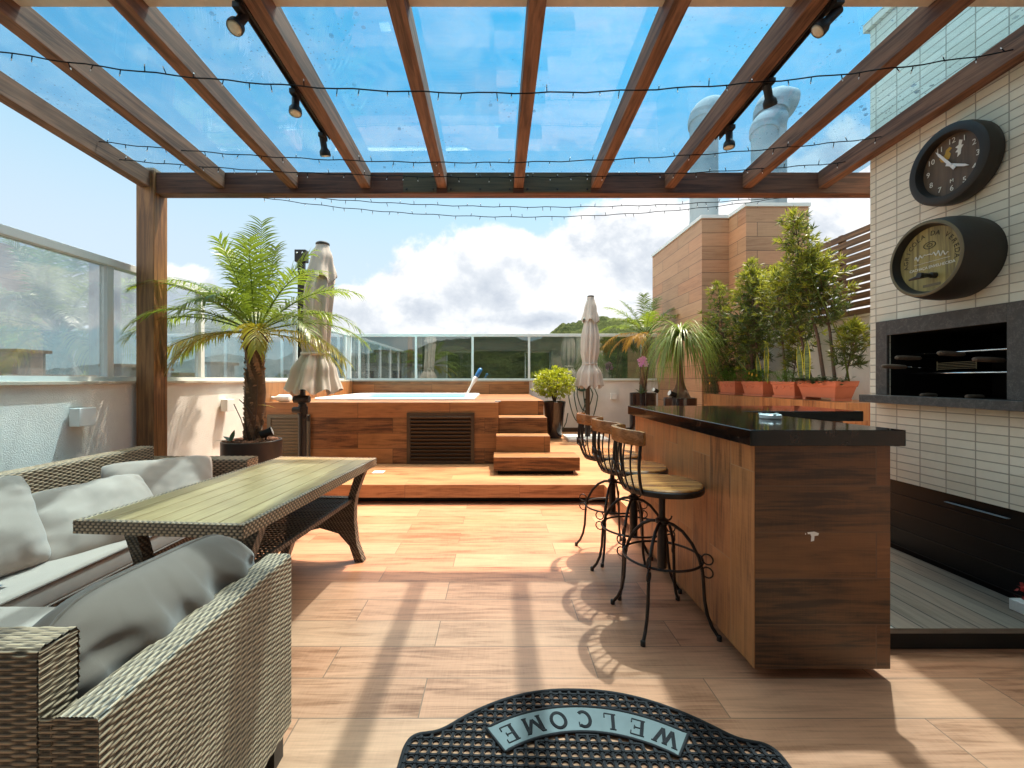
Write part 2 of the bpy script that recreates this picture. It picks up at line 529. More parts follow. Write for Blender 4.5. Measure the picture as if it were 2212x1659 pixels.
def pane(name, tint, refl, rrough=0.0, dirt=0.0, spots=False, film=(0, 0, 0)):
    """a sheet of real glass: tinted transmission plus mirror-like reflection, a little dust"""
    m, n = new_mat(name)
    bf = n.n('ShaderNodeNewGeometry').outputs['Backfacing']
    lw = n.n('ShaderNodeFresnel', {'IOR': n.m('SUBTRACT', 1.5, n.m('MULTIPLY', bf, 1.5-1/1.5))}).outputs[0]
    f = n.m('ADD', refl, n.m('MULTIPLY', lw, 1.0-refl), clamp=True)
    tr = n.n('ShaderNodeBsdfTransparent', {'Color': tint})
    gl = n.n('ShaderNodeBsdfGlossy', {'Color': (0.95, 0.97, 1.0), 'Roughness': rrough})
    mx = n.n('ShaderNodeMixShader', {0: f, 1: tr.outputs[0], 2: gl.outputs[0]})
    sh = mx.outputs[0]
    if dirt > 0:
        tc = n.n('ShaderNodeTexCoord').outputs['Object']
        d = n.smooth(n.noise(tc, 3.0, 7.0, 0.7, 0.8), 0.35, 0.8)
        k = n.m('MULTIPLY', d, dirt)
        if spots:
            v = n.n('ShaderNodeTexVoronoi', {'Vector': tc, 'Scale': 9.0, 'Randomness': 1.0})
            gate = n.smooth(n.noise(tc, 1.2, 3.0), 0.48, 0.6)
            s1 = n.m('MULTIPLY', n.m('LESS_THAN', v.outputs[0], 0.12), gate)
            v2 = n.n('ShaderNodeTexVoronoi', {'Vector': tc, 'Scale': 26.0, 'Randomness': 1.0})
            s2 = n.m('MULTIPLY', n.m('LESS_THAN', v2.outputs[0], 0.13), gate)
            k = n.m('MAXIMUM', k, n.m('MULTIPLY', n.m('MAXIMUM', s1, s2), 0.6))
        dcol = n.mix(n.m('GREATER_THAN', k, dirt*1.01), (0.42, 0.48, 0.53), (0.06, 0.13, 0.22))
        df = n.n('ShaderNodeBsdfDiffuse', {'Color': dcol})
        tl = n.n('ShaderNodeBsdfTranslucent', {'Color': dcol})
        ad = n.n('ShaderNodeMixShader', {0: 0.5, 1: df.outputs[0], 2: tl.outputs[0]})
        m2 = n.n('ShaderNodeMixShader', {0: k, 1: sh, 2: ad.outputs[0]})
        sh = m2.outputs[0]
    n.n('ShaderNodeOutputMaterial', {0: sh})
    return m

def leaf_mat(name, a, b, tr=0.35, rough=0.38, scale=6.0, tcol=None):
    m, n = new_mat(name)
    gi = n.n('ShaderNodeNewGeometry')
    tc = n.n('ShaderNodeTexCoord').outputs['Object']
    rnd = gi.outputs['Random Per Island']
    ns = n.noise(tc, scale, 3.0)
    t = n.m('ADD', n.m('MULTIPLY', rnd, 0.65), n.m('MULTIPLY', ns, 0.45), clamp=True)
    c = n.mix(t, a, b)
    c2 = n.mix(0.6, c, tcol or tuple(min(1, x*1.9) for x in b))
    finish(n, c, rough, 0, None, 0, 0.001, 0.5, sub=(tr, c2))
    return m

DARKW, LIGHTW = (0.125, 0.052, 0.020), (0.46, 0.225, 0.098)
M = {}
M['floor'] = planks('floor_planks', (0.205, 0.080, 0.038), (0.645, 0.315, 0.182), 1.2, 0.2225, 0.095, 0.3, rough=0.33, grout=(0.23, 0.12, 0.07), mortar=0.0026, streak=0.40, contrast=0.75, var=0.36)
M['deck'] = planks('deck_planks', (0.20, 0.085, 0.036), (0.55, 0.28, 0.13), 1.2, 0.2225, 0.06, 0.5, rough=0.42, grout=(0.22, 0.12, 0.07))
M['clad'] = planks('cladding_planks', (0.075, 0.027, 0.009), (0.40, 0.175, 0.060), 1.2, 0.20, 0.0, 0.15, rough=0.42, grout=(0.09, 0.045, 0.02), mortar=0.003, var=0.75)
M['clad_v'] = planks('cladding_upright', (0.125, 0.048, 0.016), (0.50, 0.228, 0.083), 1.2, 0.20, 0.05, 0.3, horiz=False, rough=0.42, grout=(0.36, 0.21, 0.11))
M['bar'] = planks('bar_planks', (0.022, 0.009, 0.004), (0.19, 0.078, 0.026), 1.2, 0.20, 0.04, 0.3, rough=0.40, grout=(0.11, 0.055, 0.028), streak=0.5, var=0.45, contrast=1.5, mortar=0.003)
M['tower'] = planks('tower_planks', (0.28, 0.140, 0.072), (0.52, 0.305, 0.175), 1.2, 0.22, 0.0, 0.3, rough=0.55, grout=(0.10, 0.06, 0.04), mortar=0.004, streak=0.35, contrast=0.5)
M['grey_deck'] = planks('grey_deck_boards', (0.10, 0.082, 0.066), (0.235, 0.20, 0.165), 6.0, 0.135, 0.02, 0.0, top_swap=True, rough=0.6, mortar=0.005, grout=(0.03, 0.025, 0.02), contrast=0.4)
M['beam_x'] = timber('beam_timber', (0.062, 0.024, 0.014), (0.19, 0.078, 0.042), 'x', 0.7)
M['beam_y'] = timber('rafter_timber', (0.075, 0.032, 0.016), (0.25, 0.118, 0.062), 'y', 0.72)
M['beam_z'] = timber('post_timber', (0.12, 0.048, 0.015), (0.36, 0.170, 0.058), 'z', 0.5)
M['slat'] = timber('slat_timber', (0.085, 0.040, 0.018), (0.26, 0.13, 0.060), 'y', 0.6)
M['board'] = timber('splice_board', (0.050, 0.042, 0.018), (0.12, 0.095, 0.045), 'x', 0.6)
M['seatwood'] = timber('seat_wood', (0.20, 0.062, 0.014), (0.62, 0.275, 0.072), 'x', 0.26)
M['railwood'] = timber('rail_wood', (0.15, 0.050, 0.014), (0.36, 0.14, 0.042), 'y', 0.25)
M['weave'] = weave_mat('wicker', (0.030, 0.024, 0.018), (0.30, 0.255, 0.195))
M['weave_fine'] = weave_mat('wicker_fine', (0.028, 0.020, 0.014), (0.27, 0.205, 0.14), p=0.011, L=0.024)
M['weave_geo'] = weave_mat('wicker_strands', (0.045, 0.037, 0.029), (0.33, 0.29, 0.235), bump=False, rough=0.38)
M['fabric'] = None
M['stucco'] = stucco('stucco_white')
M['stucco2'] = stucco('stucco_far', (0.88, 0.86, 0.83))
M['sill'] = simple('stone_sill', (0.52, 0.46, 0.37), 0.6, var=0.12, scale=20)
M['alu'] = simple('white_aluminium', (0.66, 0.70, 0.70), 0.35, 0.0, var=0.03, bstr=0.01)
M['bricks'] = brick_wall('pale_split_bricks')
M['granite'] = granite('black_granite', (0.006, 0.005, 0.005), (0.040, 0.025, 0.018), 0.06, 0.68, 0.4)
M['soot'] = granite('dark_stone_frame', (0.085, 0.072, 0.064), (0.17, 0.146, 0.126), 0.62, 0.5, 0.25)
M['black'] = simple('black_lacquer', (0.006, 0.006, 0.006), 0.5, 0, var=0.1, bstr=0.02, spec=0.3)
M['firebox'] = simple('sooty_bricks', (0.012, 0.010, 0.009), 0.95, 0, spec=0.1)
M['iron'] = simple('wrought_iron', (0.020, 0.013, 0.011), 0.38, 0.3, var=0.25, scale=30, bstr=0.15)
M['gun'] = simple('dark_painted_metal', (0.022, 0.019, 0.018), 0.45, 0.2, var=0.2, scale=15)
M['bronze'] = simple('brown_aluminium', (0.066, 0.043, 0.026), 0.42, 0.2, var=0.1)
M['greydoor'] = simple('taupe_louvre_paint', (0.125, 0.108, 0.080), 0.5, 0.0, var=0.06)
M['steel'] = simple('chrome_bar', (0.75, 0.75, 0.75), 0.18, 1.0, var=0.03, bstr=0.0)
M['galv'] = simple('galvanised_duct', (0.34, 0.40, 0.44), 0.9, 0.0, var=0.08, spec=0.15, scale=3)
M['tub'] = simple('white_acrylic', (0.86, 0.88, 0.88), 0.18, 0, var=0.01, bstr=0.0)
M['plastic'] = simple('white_plastic', (0.82, 0.82, 0.80), 0.3, 0, var=0.02, bstr=0.01)
M['cream'] = simple('cream_paint', (0.80, 0.77, 0.68), 0.5, 0, var=0.05)
M['gold'] = simple('gold_paint', (0.55, 0.30, 0.03), 0.5, 0, var=0.15)
M['marble'] = simple('pale_marble', (0.72, 0.72, 0.70), 0.3, 0, var=0.08, scale=5)
M['pot'] = simple('graphite_fibre_pot', (0.040, 0.030, 0.026), 0.30, 0, var=0.15, scale=4, bstr=0.03)
M['blackpot'] = simple('gloss_black_pot', (0.012, 0.009, 0.011), 0.12, 0, var=0.15, bstr=0.01, coat=0.5)
M['terracotta'] = simple('terracotta_plastic', (0.54, 0.175, 0.095), 0.55, 0, var=0.10, scale=9, bstr=0.05)
M['soil'] = simple('potting_soil', (0.045, 0.028, 0.018), 0.95, 0, var=0.4, scale=40, bstr=0.8, bscale=90)
M['bark'] = simple('bark_nuggets', (0.24, 0.105, 0.055), 0.8, 0, var=0.4, scale=60, bstr=0.3)
M['trunk'] = simple('palm_trunk', (0.105, 0.062, 0.035), 0.9, 0, var=0.4, scale=25, bstr=0.5, bscale=120)
M['stem'] = simple('woody_stem', (0.085, 0.055, 0.040), 0.85, 0, var=0.3, scale=30, bstr=0.3)
M['canopy'] = None
M['rubber'] = simple('black_rubber', (0.014, 0.011, 0.012), 0.75, 0, var=0.25, scale=25, bstr=0.5, bscale=350, bdist=0.002, spec=0.25)
M['cable'] = simple('black_cable', (0.008, 0.008, 0.009), 0.95, 0, spec=0.1)
M['oldwood'] = simple('worn_handle_wood', (0.13, 0.085, 0.055), 0.7, 0, var=0.3, scale=40)
M['scar'] = simple('palm_leaf_scars', (0.25, 0.155, 0.09), 0.9, 0, var=0.45, scale=30, bstr=0.4)
M['matband'] = simple('grey_rubber_band', (0.105, 0.118, 0.114), 0.5, 0, var=0.14, scale=12, bstr=0.05)
M['barrelwood'] = timber('barrel_head', (0.16, 0.115, 0.032), (0.44, 0.335, 0.105), 'z', 0.6, 0.8)
M['barrelrim'] = simple('barrel_staves', (0.018, 0.013, 0.008), 0.55, 0, var=0.3, scale=30)
M['brass'] = simple('brass_edge', (0.15, 0.11, 0.05), 0.5, 0.2, var=0.25, scale=20)
M['clockface'] = timber('clock_face', (0.075, 0.045, 0.024), (0.16, 0.10, 0.058), 'z', 0.5, 0.5)
M['darkprint'] = simple('burnt_lettering', (0.030, 0.021, 0.009), 0.8, 0, var=0.1)
M['frond'] = leaf_mat('palm_leaflets', (0.040, 0.088, 0.008), (0.155, 0.215, 0.018), 0.40)
M['frond_y'] = leaf_mat('palm_leaflets_old', (0.14, 0.165, 0.010), (0.34, 0.31, 0.020), 0.42)
M['frond_o'] = leaf_mat('palm_leaflets_orange', (0.30, 0.16, 0.012), (0.48, 0.26, 0.02), 0.4)
M['pony'] = leaf_mat('ponytail_leaves', (0.050, 0.10, 0.016), (0.17, 0.23, 0.045), 0.30)
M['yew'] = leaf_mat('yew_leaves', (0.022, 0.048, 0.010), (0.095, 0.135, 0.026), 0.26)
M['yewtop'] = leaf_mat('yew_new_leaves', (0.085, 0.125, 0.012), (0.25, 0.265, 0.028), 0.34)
M['box'] = leaf_mat('bright_shrub_leaves', (0.12, 0.17, 0.006), (0.36, 0.38, 0.02), 0.35)
M['herb'] = leaf_mat('herb_leaves', (0.035, 0.12, 0.014), (0.13, 0.28, 0.03), 0.35)
M['darkleaf'] = leaf_mat('dark_leaves', (0.020, 0.055, 0.016), (0.07, 0.12, 0.05), 0.2)
M['pink'] = leaf_mat('orchid_petals', (0.55, 0.10, 0.45), (0.80, 0.35, 0.68), 0.35)
M['redleaf'] = leaf_mat('red_petals', (0.18, 0.012, 0.012), (0.45, 0.03, 0.03), 0.3)
M['yellow'] = leaf_mat('yellow_leaf', (0.45, 0.42, 0.02), (0.62, 0.58, 0.04), 0.4)
M['orange'] = leaf_mat('orange_petals', (0.65, 0.30, 0.02), (0.8, 0.45, 0.05), 0.3)
M['roofglass'] = pane('blue_roof_glass', (0.68, 0.865, 0.975), 0.0, 0.0, 0.13, True)
M['leftglass'] = pane('reflective_rail_glass', (0.80, 0.85, 0.86), 0.22, 0.0, 0.22)
M['farglass'] = pane('smoky_rail_glass', (0.47, 0.51, 0.495), 0.16, 0.0, 0.02)
M['lens'] = simple('lamp_lens', (0.62, 0.56, 0.42), 0.3, 0, var=0.15, scale=60)
M['hose'] = simple('green_hose', (0.012, 0.05, 0.03), 0.4, 0)
M['blueplastic'] = simple('blue_plastic', (0.02, 0.16, 0.42), 0.35, 0)

def fabric(name, col, wr=0.0, sheen=0.3, weave=900.0, dirt=0.1):
    m, n = new_mat(name)
    tc = n.n('ShaderNodeTexCoord').outputs['Object']
    a = n.noise(tc, weave, 2.0, 0.6)
    b = n.noise(tc, 5.0, 5.0, 0.6, 0.5)
    c = n.mix(b, tuple(x*(1-dirt*1.5) for x in col), tuple(x*(1+dirt) for x in col))
    c = n.mix(n.m('MULTIPLY', a, 0.35), c, tuple(x*0.55 for x in col))
    finish(n, c, 0.9, 0, n.m('ADD', n.m('MULTIPLY', a, 0.4), b), 0.25, 0.004, 0.15, 0, 0, sheen)
    return m
M['fabric'] = fabric('grey_cushion_fabric', (0.41, 0.315, 0.258))
M['fabric_dark'] = fabric('dark_grey_cushion_fabric', (0.172, 0.123, 0.095))
M['canopy'] = fabric('beige_canopy_cloth', (0.55, 0.505, 0.455), dirt=0.14, sheen=0.1)
M['curtain'] = fabric('sheer_curtain', (0.72, 0.72, 0.70), dirt=0.04)

def tabletop():
    m, n = new_mat('resin_table_boards')
    u, v, ax, az = boxcoord(n)
    tc = n.n('ShaderNodeTexCoord').outputs['Object']
    mp = n.n('ShaderNodeMapping', {'Vector': tc, 'Scale': (30, 1.5, 30)})
    g = n.noise(mp.outputs[0], 2.0, 5.0, 0.6, 0.4)
    b = n.noise(tc, 4.0, 5.0, 0.6)
    t = n.m('ADD', n.m('MULTIPLY', g, 0.5), n.m('MULTIPLY', b, 0.5))
    c = n.mix(n.smooth(t, 0.3, 0.7), (0.27, 0.175, 0.074), (0.44, 0.305, 0.150))
    finish(n, c, n.m('ADD', 0.24, n.m('MULTIPLY', b, 0.2)), 0, g, 0.1, 0.002, 0.6)
    return m
M['resin'] = tabletop()

def water_mat():
    m, n = new_mat('tub_water')
    tc = n.n('ShaderNodeTexCoord').outputs['Object']
    h = n.noise(tc, 5.0, 3.0, 0.5, 0.4)
    bp = n.n('ShaderNodeBump', {'Strength': 0.12, 'Distance': 0.02, 'Height': h})
    tr = n.n('ShaderNodeBsdfTransparent', {'Color': (0.38, 0.86, 0.93)})
    gl = n.n('ShaderNodeBsdfGlossy', {'Color': (0.72, 0.96, 1), 'Roughness': 0.02, 'Normal': bp.outputs[0]})
    bf = n.n('ShaderNodeNewGeometry').outputs['Backfacing']
    f = n.n('ShaderNodeFresnel', {'IOR': n.m('SUBTRACT', 1.33, n.m('MULTIPLY', bf, 1.33-1/1.33)), 'Normal': bp.outputs[0]})
    mx = n.n('ShaderNodeMixShader', {0: f.outputs[0], 1: tr.outputs[0], 2: gl.outputs[0]})
    n.n('ShaderNodeOutputMaterial', {0: mx.outputs[0]})
    return m
M['water'] = water_mat()

def hill_mat(name, a, b, s=0.05):
    m, n = new_mat(name)
    tc = n.n('ShaderNodeTexCoord').outputs['Object']
    x = n.noise(tc, s, 8.0, 0.7)
    y = n.noise(tc, s*6, 4.0, 0.7)
    c = n.mix(n.smooth(n.m('ADD', n.m('MULTIPLY', x, 0.6), n.m('MULTIPLY', y, 0.4)), 0.35, 0.65), a, b)
    finish(n, c, 1.0, 0, y, 1.0, 3.0, 0.05)
    return m
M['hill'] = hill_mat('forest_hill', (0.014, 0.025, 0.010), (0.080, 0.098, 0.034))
M['hillfar'] = hill_mat('distant_hill', (0.07, 0.10, 0.115), (0.13, 0.165, 0.18), 0.02)  # blue-grey of the distant haze is put into this colour
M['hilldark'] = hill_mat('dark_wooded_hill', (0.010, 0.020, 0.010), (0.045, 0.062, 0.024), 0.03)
M['land'] = hill_mat('valley_land', (0.05, 0.06, 0.045), (0.16, 0.15, 0.12), 0.02)
M['render1'] = simple('city_render_pale', (0.55, 0.52, 0.47), 0.8, var=0.06, scale=1.0)
M['render2'] = simple('city_render_grey', (0.30, 0.28, 0.26), 0.8, var=0.1, scale=1.0)
M['render3'] = simple('city_render_brown', (0.20, 0.14, 0.10), 0.8, var=0.1, scale=1.0)
M['cityglass'] = simple('city_window', (0.03, 0.04, 0.05), 0.15)
M['housewall'] = simple('house_render', (0.30, 0.27, 0.24), 0.8, var=0.04, scale=2.0)

# ================================================================== ground, terrace floor, deck
WX = -3.05          # inner face of the left parapet
FY = 9.10           # inner face of the far parapet
DZ = 0.20           # raised deck level

struct(MB().box(WX, 4.6, -0.35, 5.0, -0.2, 0.0).build('floor', M['floor']))
deck = MB()
deck.prism([(WX, 4.50), (1.127, 4.50), (1.127, 3.50), (4.6, 3.50), (4.6, FY), (WX, FY)], 0.066, DZ)
struct(deck.build('raised_deck', M['deck']))
kick = MB()
kick.prism([(WX, 4.60), (1.20, 4.60), (1.20, 3.60), (4.6, 3.60), (4.6, FY), (WX, FY)], 0.0, 0.066)
struct(kick.build('deck_plinth', M['black']))

# grey boards behind the bar
gb = thing('duckboard_platform', 'low grey timber boarding with a dark front edge behind the bar', 'platform', (2.2, 2.1, 0))
MB().box(1.50, 2.80, 2.06, 3.46, 0.085, 0.11).build('boards', M['grey_deck'], gb)
MB().box(1.52, 2.80, 2.075, 3.46, 0.002, 0.085).build('plinth', M['black'], gb)

def ground():
    mb = MB()
    n = 40
    def f(i, j):
        x = (i-0.5)*6000; y = (j-0.3)*6000
        return (x, y, -28 + 4*mnoise.noise(Vector((x*0.004, y*0.004, 0))))
    mb.grid(f, n, n)
    return mb.build('ground', M['land'], smooth=True)
struct(ground())

def hill(name, mat, pts, y0, depth, rough, seed, nu=150, nv=30, lump=0.0):
    """pts: list of (x/y, z/y) skyline points"""
    mb = MB()
    def sky(a):
        for k in range(len(pts)-1):
            if pts[k][0] <= a <= pts[k+1][0]:
                t = (a-pts[k][0])/(pts[k+1][0]-pts[k][0])
                t = t*t*(3-2*t)
                return pts[k][1]*(1-t)+pts[k+1][1]*t
        return pts[0][1] if a < pts[0][0] else pts[-1][1]
    a0, a1 = pts[0][0], pts[-1][0]
    def f(i, j):
        a = a0 + (a1-a0)*i
        y = y0 + depth*j
        yc = y0 + depth*0.62
        prof = math.sin(min(1.0, j/0.62)*PI/2)**1.2 if j < 0.62 else math.cos((j-0.62)/0.38*PI/2)
        x = a*yc*(0.8+0.32*j)
        top = sky(a)*yc + 28
        h = top*prof
        h += rough*mnoise.fractal(Vector((x*0.006+seed, y*0.006, seed)), 1.0, 2.0, 5)*prof*2
        if lump: h += lump*abs(mnoise.noise(Vector((x*0.11, y*0.11, seed))))*prof*2 + lump*0.6*mnoise.noise(Vector((x*0.3, y*0.3, seed)))*prof
        return (x, y, -28 + h)
    mb.grid(f, nu, nv)
    return struct(mb.build(name, mat, smooth=True))
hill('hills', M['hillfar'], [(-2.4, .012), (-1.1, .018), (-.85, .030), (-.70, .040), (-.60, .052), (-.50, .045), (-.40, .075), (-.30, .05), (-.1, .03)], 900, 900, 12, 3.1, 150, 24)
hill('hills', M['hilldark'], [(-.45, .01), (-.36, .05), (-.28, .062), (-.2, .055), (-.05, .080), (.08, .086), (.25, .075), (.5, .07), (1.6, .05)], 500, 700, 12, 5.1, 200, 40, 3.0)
hill('hill', M['hill'], [(.0, .0), (.10, .085), (.16, .124), (.23, .133), (.30, .128), (.40, .141), (.52, .135), (.8, .12), (1.4, .10)], 240, 300, 5, 7.7, 330, 70, 3.0)
hill('hill', M['hill'], [(-.35, .0), (-.25, .03), (-.12, .060), (.03, .055), (.15, .07), (.3, .05), (.5, .04)], 160, 160, 4, 12.7, 170, 40, 2.0)

# ------------------------------------------------------------------ city seen through the glass
def building(loc, d, mat, label, tanks, wins=True):
    b = thing('city_building', label, 'building', loc, 0, 'buildings beyond the railing')
    x, y, z = loc
    w, dp, h = d
    MB().box(x-w/2, x+w/2, y-dp/2, y+dp/2, z, z+h).build('wall', mat, b)
    MB().box(x-w/2-.3, x+w/2+.3, y-dp/2-.3, y+dp/2+.3, z+h, z+h+.5).build('roof', M['render2'], b)
    for (tx, tw, th) in tanks:
        MB().box(x+tx-tw/2, x+tx+tw/2, y-1.5, y+1.5, z+h+.5, z+h+th).build('water_tank', M['render2'], b)
        MB().box(x+tx-tw/2-.4, x+tx+tw/2+.4, y-1.9, y+1.9, z+h+th, z+h+th+.35).build('tank_lid', M['render3'], b)
    if wins:
        wm = MB()
        nx = max(2, int(w/3.2)); nz = max(2, int(h/3))
        for i in range(nx):
            for k in range(nz):
                cx = x-w/2+(i+.5)*w/nx; cz = z+(k+.55)*h/nz
                wm.box(cx-.7, cx+.7, y-dp/2-.06, y-dp/2+.02, cz-.7, cz+.7)
        stuff(wm.build('window', M['cityglass'], b))
    return b
building((-57, 50, -26), (11, 10, 27.4), M['render2'], 'grey block with a dark water tank, leftmost beyond the left railing', [(2.0, 2.2, 3.0)])
building((-48, 52, -26), (9, 9, 25.6), M['render3'], 'brown block with one tank next to the leftmost grey block', [(3, 1.8, 3.2)])
building((-41.5, 54, -26), (6.5, 9, 26.0), M['render1'], 'pale block with two small tanks left of the wooden pergola post', [(-1.5, 1.6, 2.4), (2.0, 1.4, 1.8)])
building((-37.0, 56, -26), (5.5, 9, 27.0), M['render2'], 'grey block showing right beside the wooden pergola post', [(1.2, 1.7, 2.2)])
building((-24.5, 62, -26), (7, 9, 28.0), M['render1'], 'pale apartment block behind the parasol mast', [(1, 2, 2)])
building((-18.5, 75, -26), (9, 9, 29.5), M['render1'], 'cream apartment block behind the far left corner of the railing', [(-1, 2, 2.5)])
building((-9, 95, -26), (12, 9, 26.0), M['render1'], 'wide pale block low behind the far railing', [])
building((6, 110, -26), (12, 9, 25.6), M['render2'], 'low grey block behind the far railing near the tree covered hill', [])

# ------------------------------------------------------------------ the house behind the camera (mirrored in the glass)
hs = thing('house', 'pale rendered house front with dark sliding doors behind the terrace', 'house', (0, -0.5, 0))
w = MB()
w.box(-6.0, -2.2, -0.75, -0.45, 0.0, 3.55); w.box(2.4, 6.0, -0.75, -0.45, 0.0, 3.55)
w.box(-2.2, 2.4, -0.75, -0.45, 2.55, 3.55)
w.build('wall', M['housewall'], hs)
MB().box(-6.2, 6.2, -4.5, -0.10, 3.56, 3.80).build('roof', M['housewall'], hs)
MB().box(-6.0, 6.0, -4.5, -4.4, 0.0, 3.55).build('rear_wall', M['render3'], hs)
MB().box(-6.0, 6.0, -4.4, -0.45, -0.1, -0.002).build('room_floor', M['render3'], hs)
for x0 in (-2.2, 1.25):
    fr = MB()
    x1 = x0+1.15
    fr.box(x0, x0+.06, -.62, -.56, 0, 2.55); fr.box(x1-.06, x1, -.62, -.56, 0, 2.55)
    fr.box(x0+.06, x1-.06, -.62, -.56, 0, .08); fr.box(x0+.06, x1-.06, -.62, -.56, 2.48, 2.55)
    d = fr.build('sliding_door', M['alu'], hs)
    MB().box(x0+.06, x1-.06, -.595, -.585, .08, 2.48).build('pane', M['farglass'], d)
for x0 in (-2.1, 1.4):
    cu = MB()
    cu.grid(lambda i, j: (x0+i*.9, -.85+.035*math.sin(i*52+math.sin(i*9)), .05+2.45*j), 90, 4)
    cu.build('curtain', M['curtain'], hs, smooth=True)

# ================================================================== parapets and glass railings
pw = MB().box(WX-.18, WX, -0.35, FY+.18, -0.3, 1.262)
o = tag(pw.build('parapet_wall', M['stucco'], None), 'white stucco parapet wall along the left side of the terrace', 'wall')
MB().box(WX-.21, WX+.03, -0.35, FY, 1.262, 1.288).build('sill', M['sill'], o, bevel=.004)
pf = MB().box(WX, 3.42, FY, FY+.18, -0.3, 1.262)
o2 = tag(pf.build('parapet_wall', M['stucco2'], None), 'white stucco parapet wall at the far end behind the tub', 'wall')
MB().box(WX+.03, 3.42, FY-.03, FY+.21, 1.262, 1.288).build('sill', M['sill'], o2, bevel=.004)
MB().box(0.70, 3.42, FY-.015, FY-.001, DZ, DZ+.085).build('skirting', M['bronze'], o2)

rl = thing('glass_railing', 'white framed mirror-like glass railing on the left parapet', 'railing', (-3.14, 4, 1.29))
RX = -3.14
ys = [0.20, 1.29, 2.38, 3.47, 4.56, 5.65, 6.74, 7.83, 8.92]
MB().box(RX-.045, RX+.045, -0.3, FY+.13, 2.215, 2.275).build('top_rail', M['alu'], rl, bevel=.004)
MB().box(RX-.03, RX+.03, -0.3, FY+.06, 1.289, 1.325).build('bottom_rail', M['alu'], rl)
for y in ys:
    MB().box(RX-.032, RX+.032, y-.028, y+.028, 1.325, 2.215).build('post', M['alu'], rl)
yy_ = [-0.3] + ys
for a, b in zip(ys[:-1], ys[1:]):
    MB().box(RX-.004, RX+.004, a+.03, b-.03, 1.327, 2.213).build('glass_pane', M['leftglass'], rl)
rf = thing('glass_railing', 'white framed smoky glass railing on the far parapet', 'railing', (0, 9.19, 1.29))
RY = FY+.09
xs = [-2.915, -1.71, -.505, .70, 1.905, 3.11]
MB().box(RX+.05, 3.42, RY-.045, RY+.045, 2.215, 2.275).build('top_rail', M['alu'], rf, bevel=.004)
MB().box(RX+.05, 3.42, RY-.03, RY+.03, 1.289, 1.325).build('bottom_rail', M['alu'], rf)
MB().box(RX-.035, RX+.035, RY-.035, RY+.035, 1.325, 2.213).build('corner_post', M['alu'], rf)
for x in xs:
    MB().box(x-.022, x+.022, RY-.03, RY+.03, 1.325, 2.215).build('post', M['alu'], rf)
for a, b in zip([RX+.035]+xs, xs+[3.42]):
    MB().box(a+.024, b-.024, RY-.004, RY+.004, 1.327, 2.213).build('glass_pane', M['farglass'], rf)

def sconce(p, d, label):
    m = MB().cbox(p, d)
    o = m.build('wall_light', M['plastic'], None, bevel=.004)
    e = [x*.62 for x in d]
    tag(o, label, 'wall light', 'square wall lights')
    k = MB()
    if d[0] < d[1]: k.box(p[0]-d[0]/2-.012, p[0]-d[0]/2, p[1]-e[1]/2, p[1]+e[1]/2, p[2]-e[2]/2, p[2]+e[2]/2)
    else: k.box(p[0]-e[0]/2, p[0]+e[0]/2, p[1]+d[1]/2, p[1]+d[1]/2+.012, p[2]-e[2]/2, p[2]+e[2]/2)
    k.build('back_plate', M['alu'], o)
sconce((WX+.055, 3.12, 1.03), (.075, .13, .13), 'white square wall light nearest the wicker sofa')
sconce((WX+.055, 4.80, 1.015), (.075, .13, .13), 'white square wall light between pergola post and potted palm')
sconce((2.47, FY-.045, .95), (.13, .06, .13), 'white square wall light between the grey parasol and the black pots')
sconce((1.39, FY-.045, .95), (.13, .06, .13), 'white square wall light half hidden behind the round bush')

# ================================================================== pergola
pg = thing('pergola', 'dark timber pergola with rafters under blue tinted glass', 'pergola', (-2.935, 3.67, 0))
PY0, PY1 = 3.62, 3.72
SL = 0.054
def rz_(y): return 2.908 + SL*(3.62-y)
RXS = [-2.935, -2.32, -1.705, -1.095, -.455, .187, .837, 1.456, 2.11, 2.745]
MB().box(-3.012, -2.862, 3.60, 3.748, 0.001, 3.075).build('post', M['beam_z'], pg, bevel=.004)
MB().box(-2.861, 3.40, PY0, PY1, 2.866, 3.044).build('beam', M['beam_x'], pg, bevel=.004)
for x in RXS:
    m = MB()
    y0, y1 = -0.08, 3.599 if x < -2.9 else 3.619
    h = .138
    a = [(x-.04, y0, rz_(y0)), (x+.04, y0, rz_(y0)), (x+.04, y1, rz_(y1)), (x-.04, y1, rz_(y1))]
    b = [(p[0], p[1], p[2]+h) for p in a]
    ia = [m.av(p) for p in a]; ib = [m.av(p) for p in b]
    m.f += [ia[::-1], ib]
    for k in range(4): m.f.append([ia[k], ia[(k+1) % 4], ib[(k+1) % 4], ib[k]])
    m.build('rafter', M['beam_y'], pg, bevel=.003)
xs_ = [RXS[0]-.06] + RXS[1:-1] + [3.06]
for a, b in zip(xs_[:-1], xs_[1:]):
    m = MB()
    def gz(y): return rz_(y)+.142
    y0, y1 = -0.06, 3.69
    t = .008
    p = [(a+.003, y0, gz(y0)), (b-.003, y0, gz(y0)), (b-.003, y1, gz(y1)), (a+.003, y1, gz(y1))]
    ia = [m.av(q) for q in p]; ib = [m.av((q[0], q[1], q[2]+t)) for q in p]
    m.f += [ia[::-1], ib]
    for k in range(4): m.f.append([ia[k], ia[(k+1) % 4], ib[(k+1) % 4], ib[k]])
    m.build('glass_panel', M['roofglass'], pg)
lm = MB()
for a, b in zip(RXS[:-1], RXS[1:]):
    lm.box(a+.041, b-.041, 1.90, 2.065, 3.088, 3.120)
lm.build('ledger_board', M['sill'], pg)
sb = MB()
for x0, x1 in ((-.78, -.50), (-.41, .142), (.232, .792)):
    sb.box(x0, x1, PY0-.012, PY0-.0005, 2.872, 3.030)
so = sb.build('splice_board', M['board'], pg)
bt = MB()
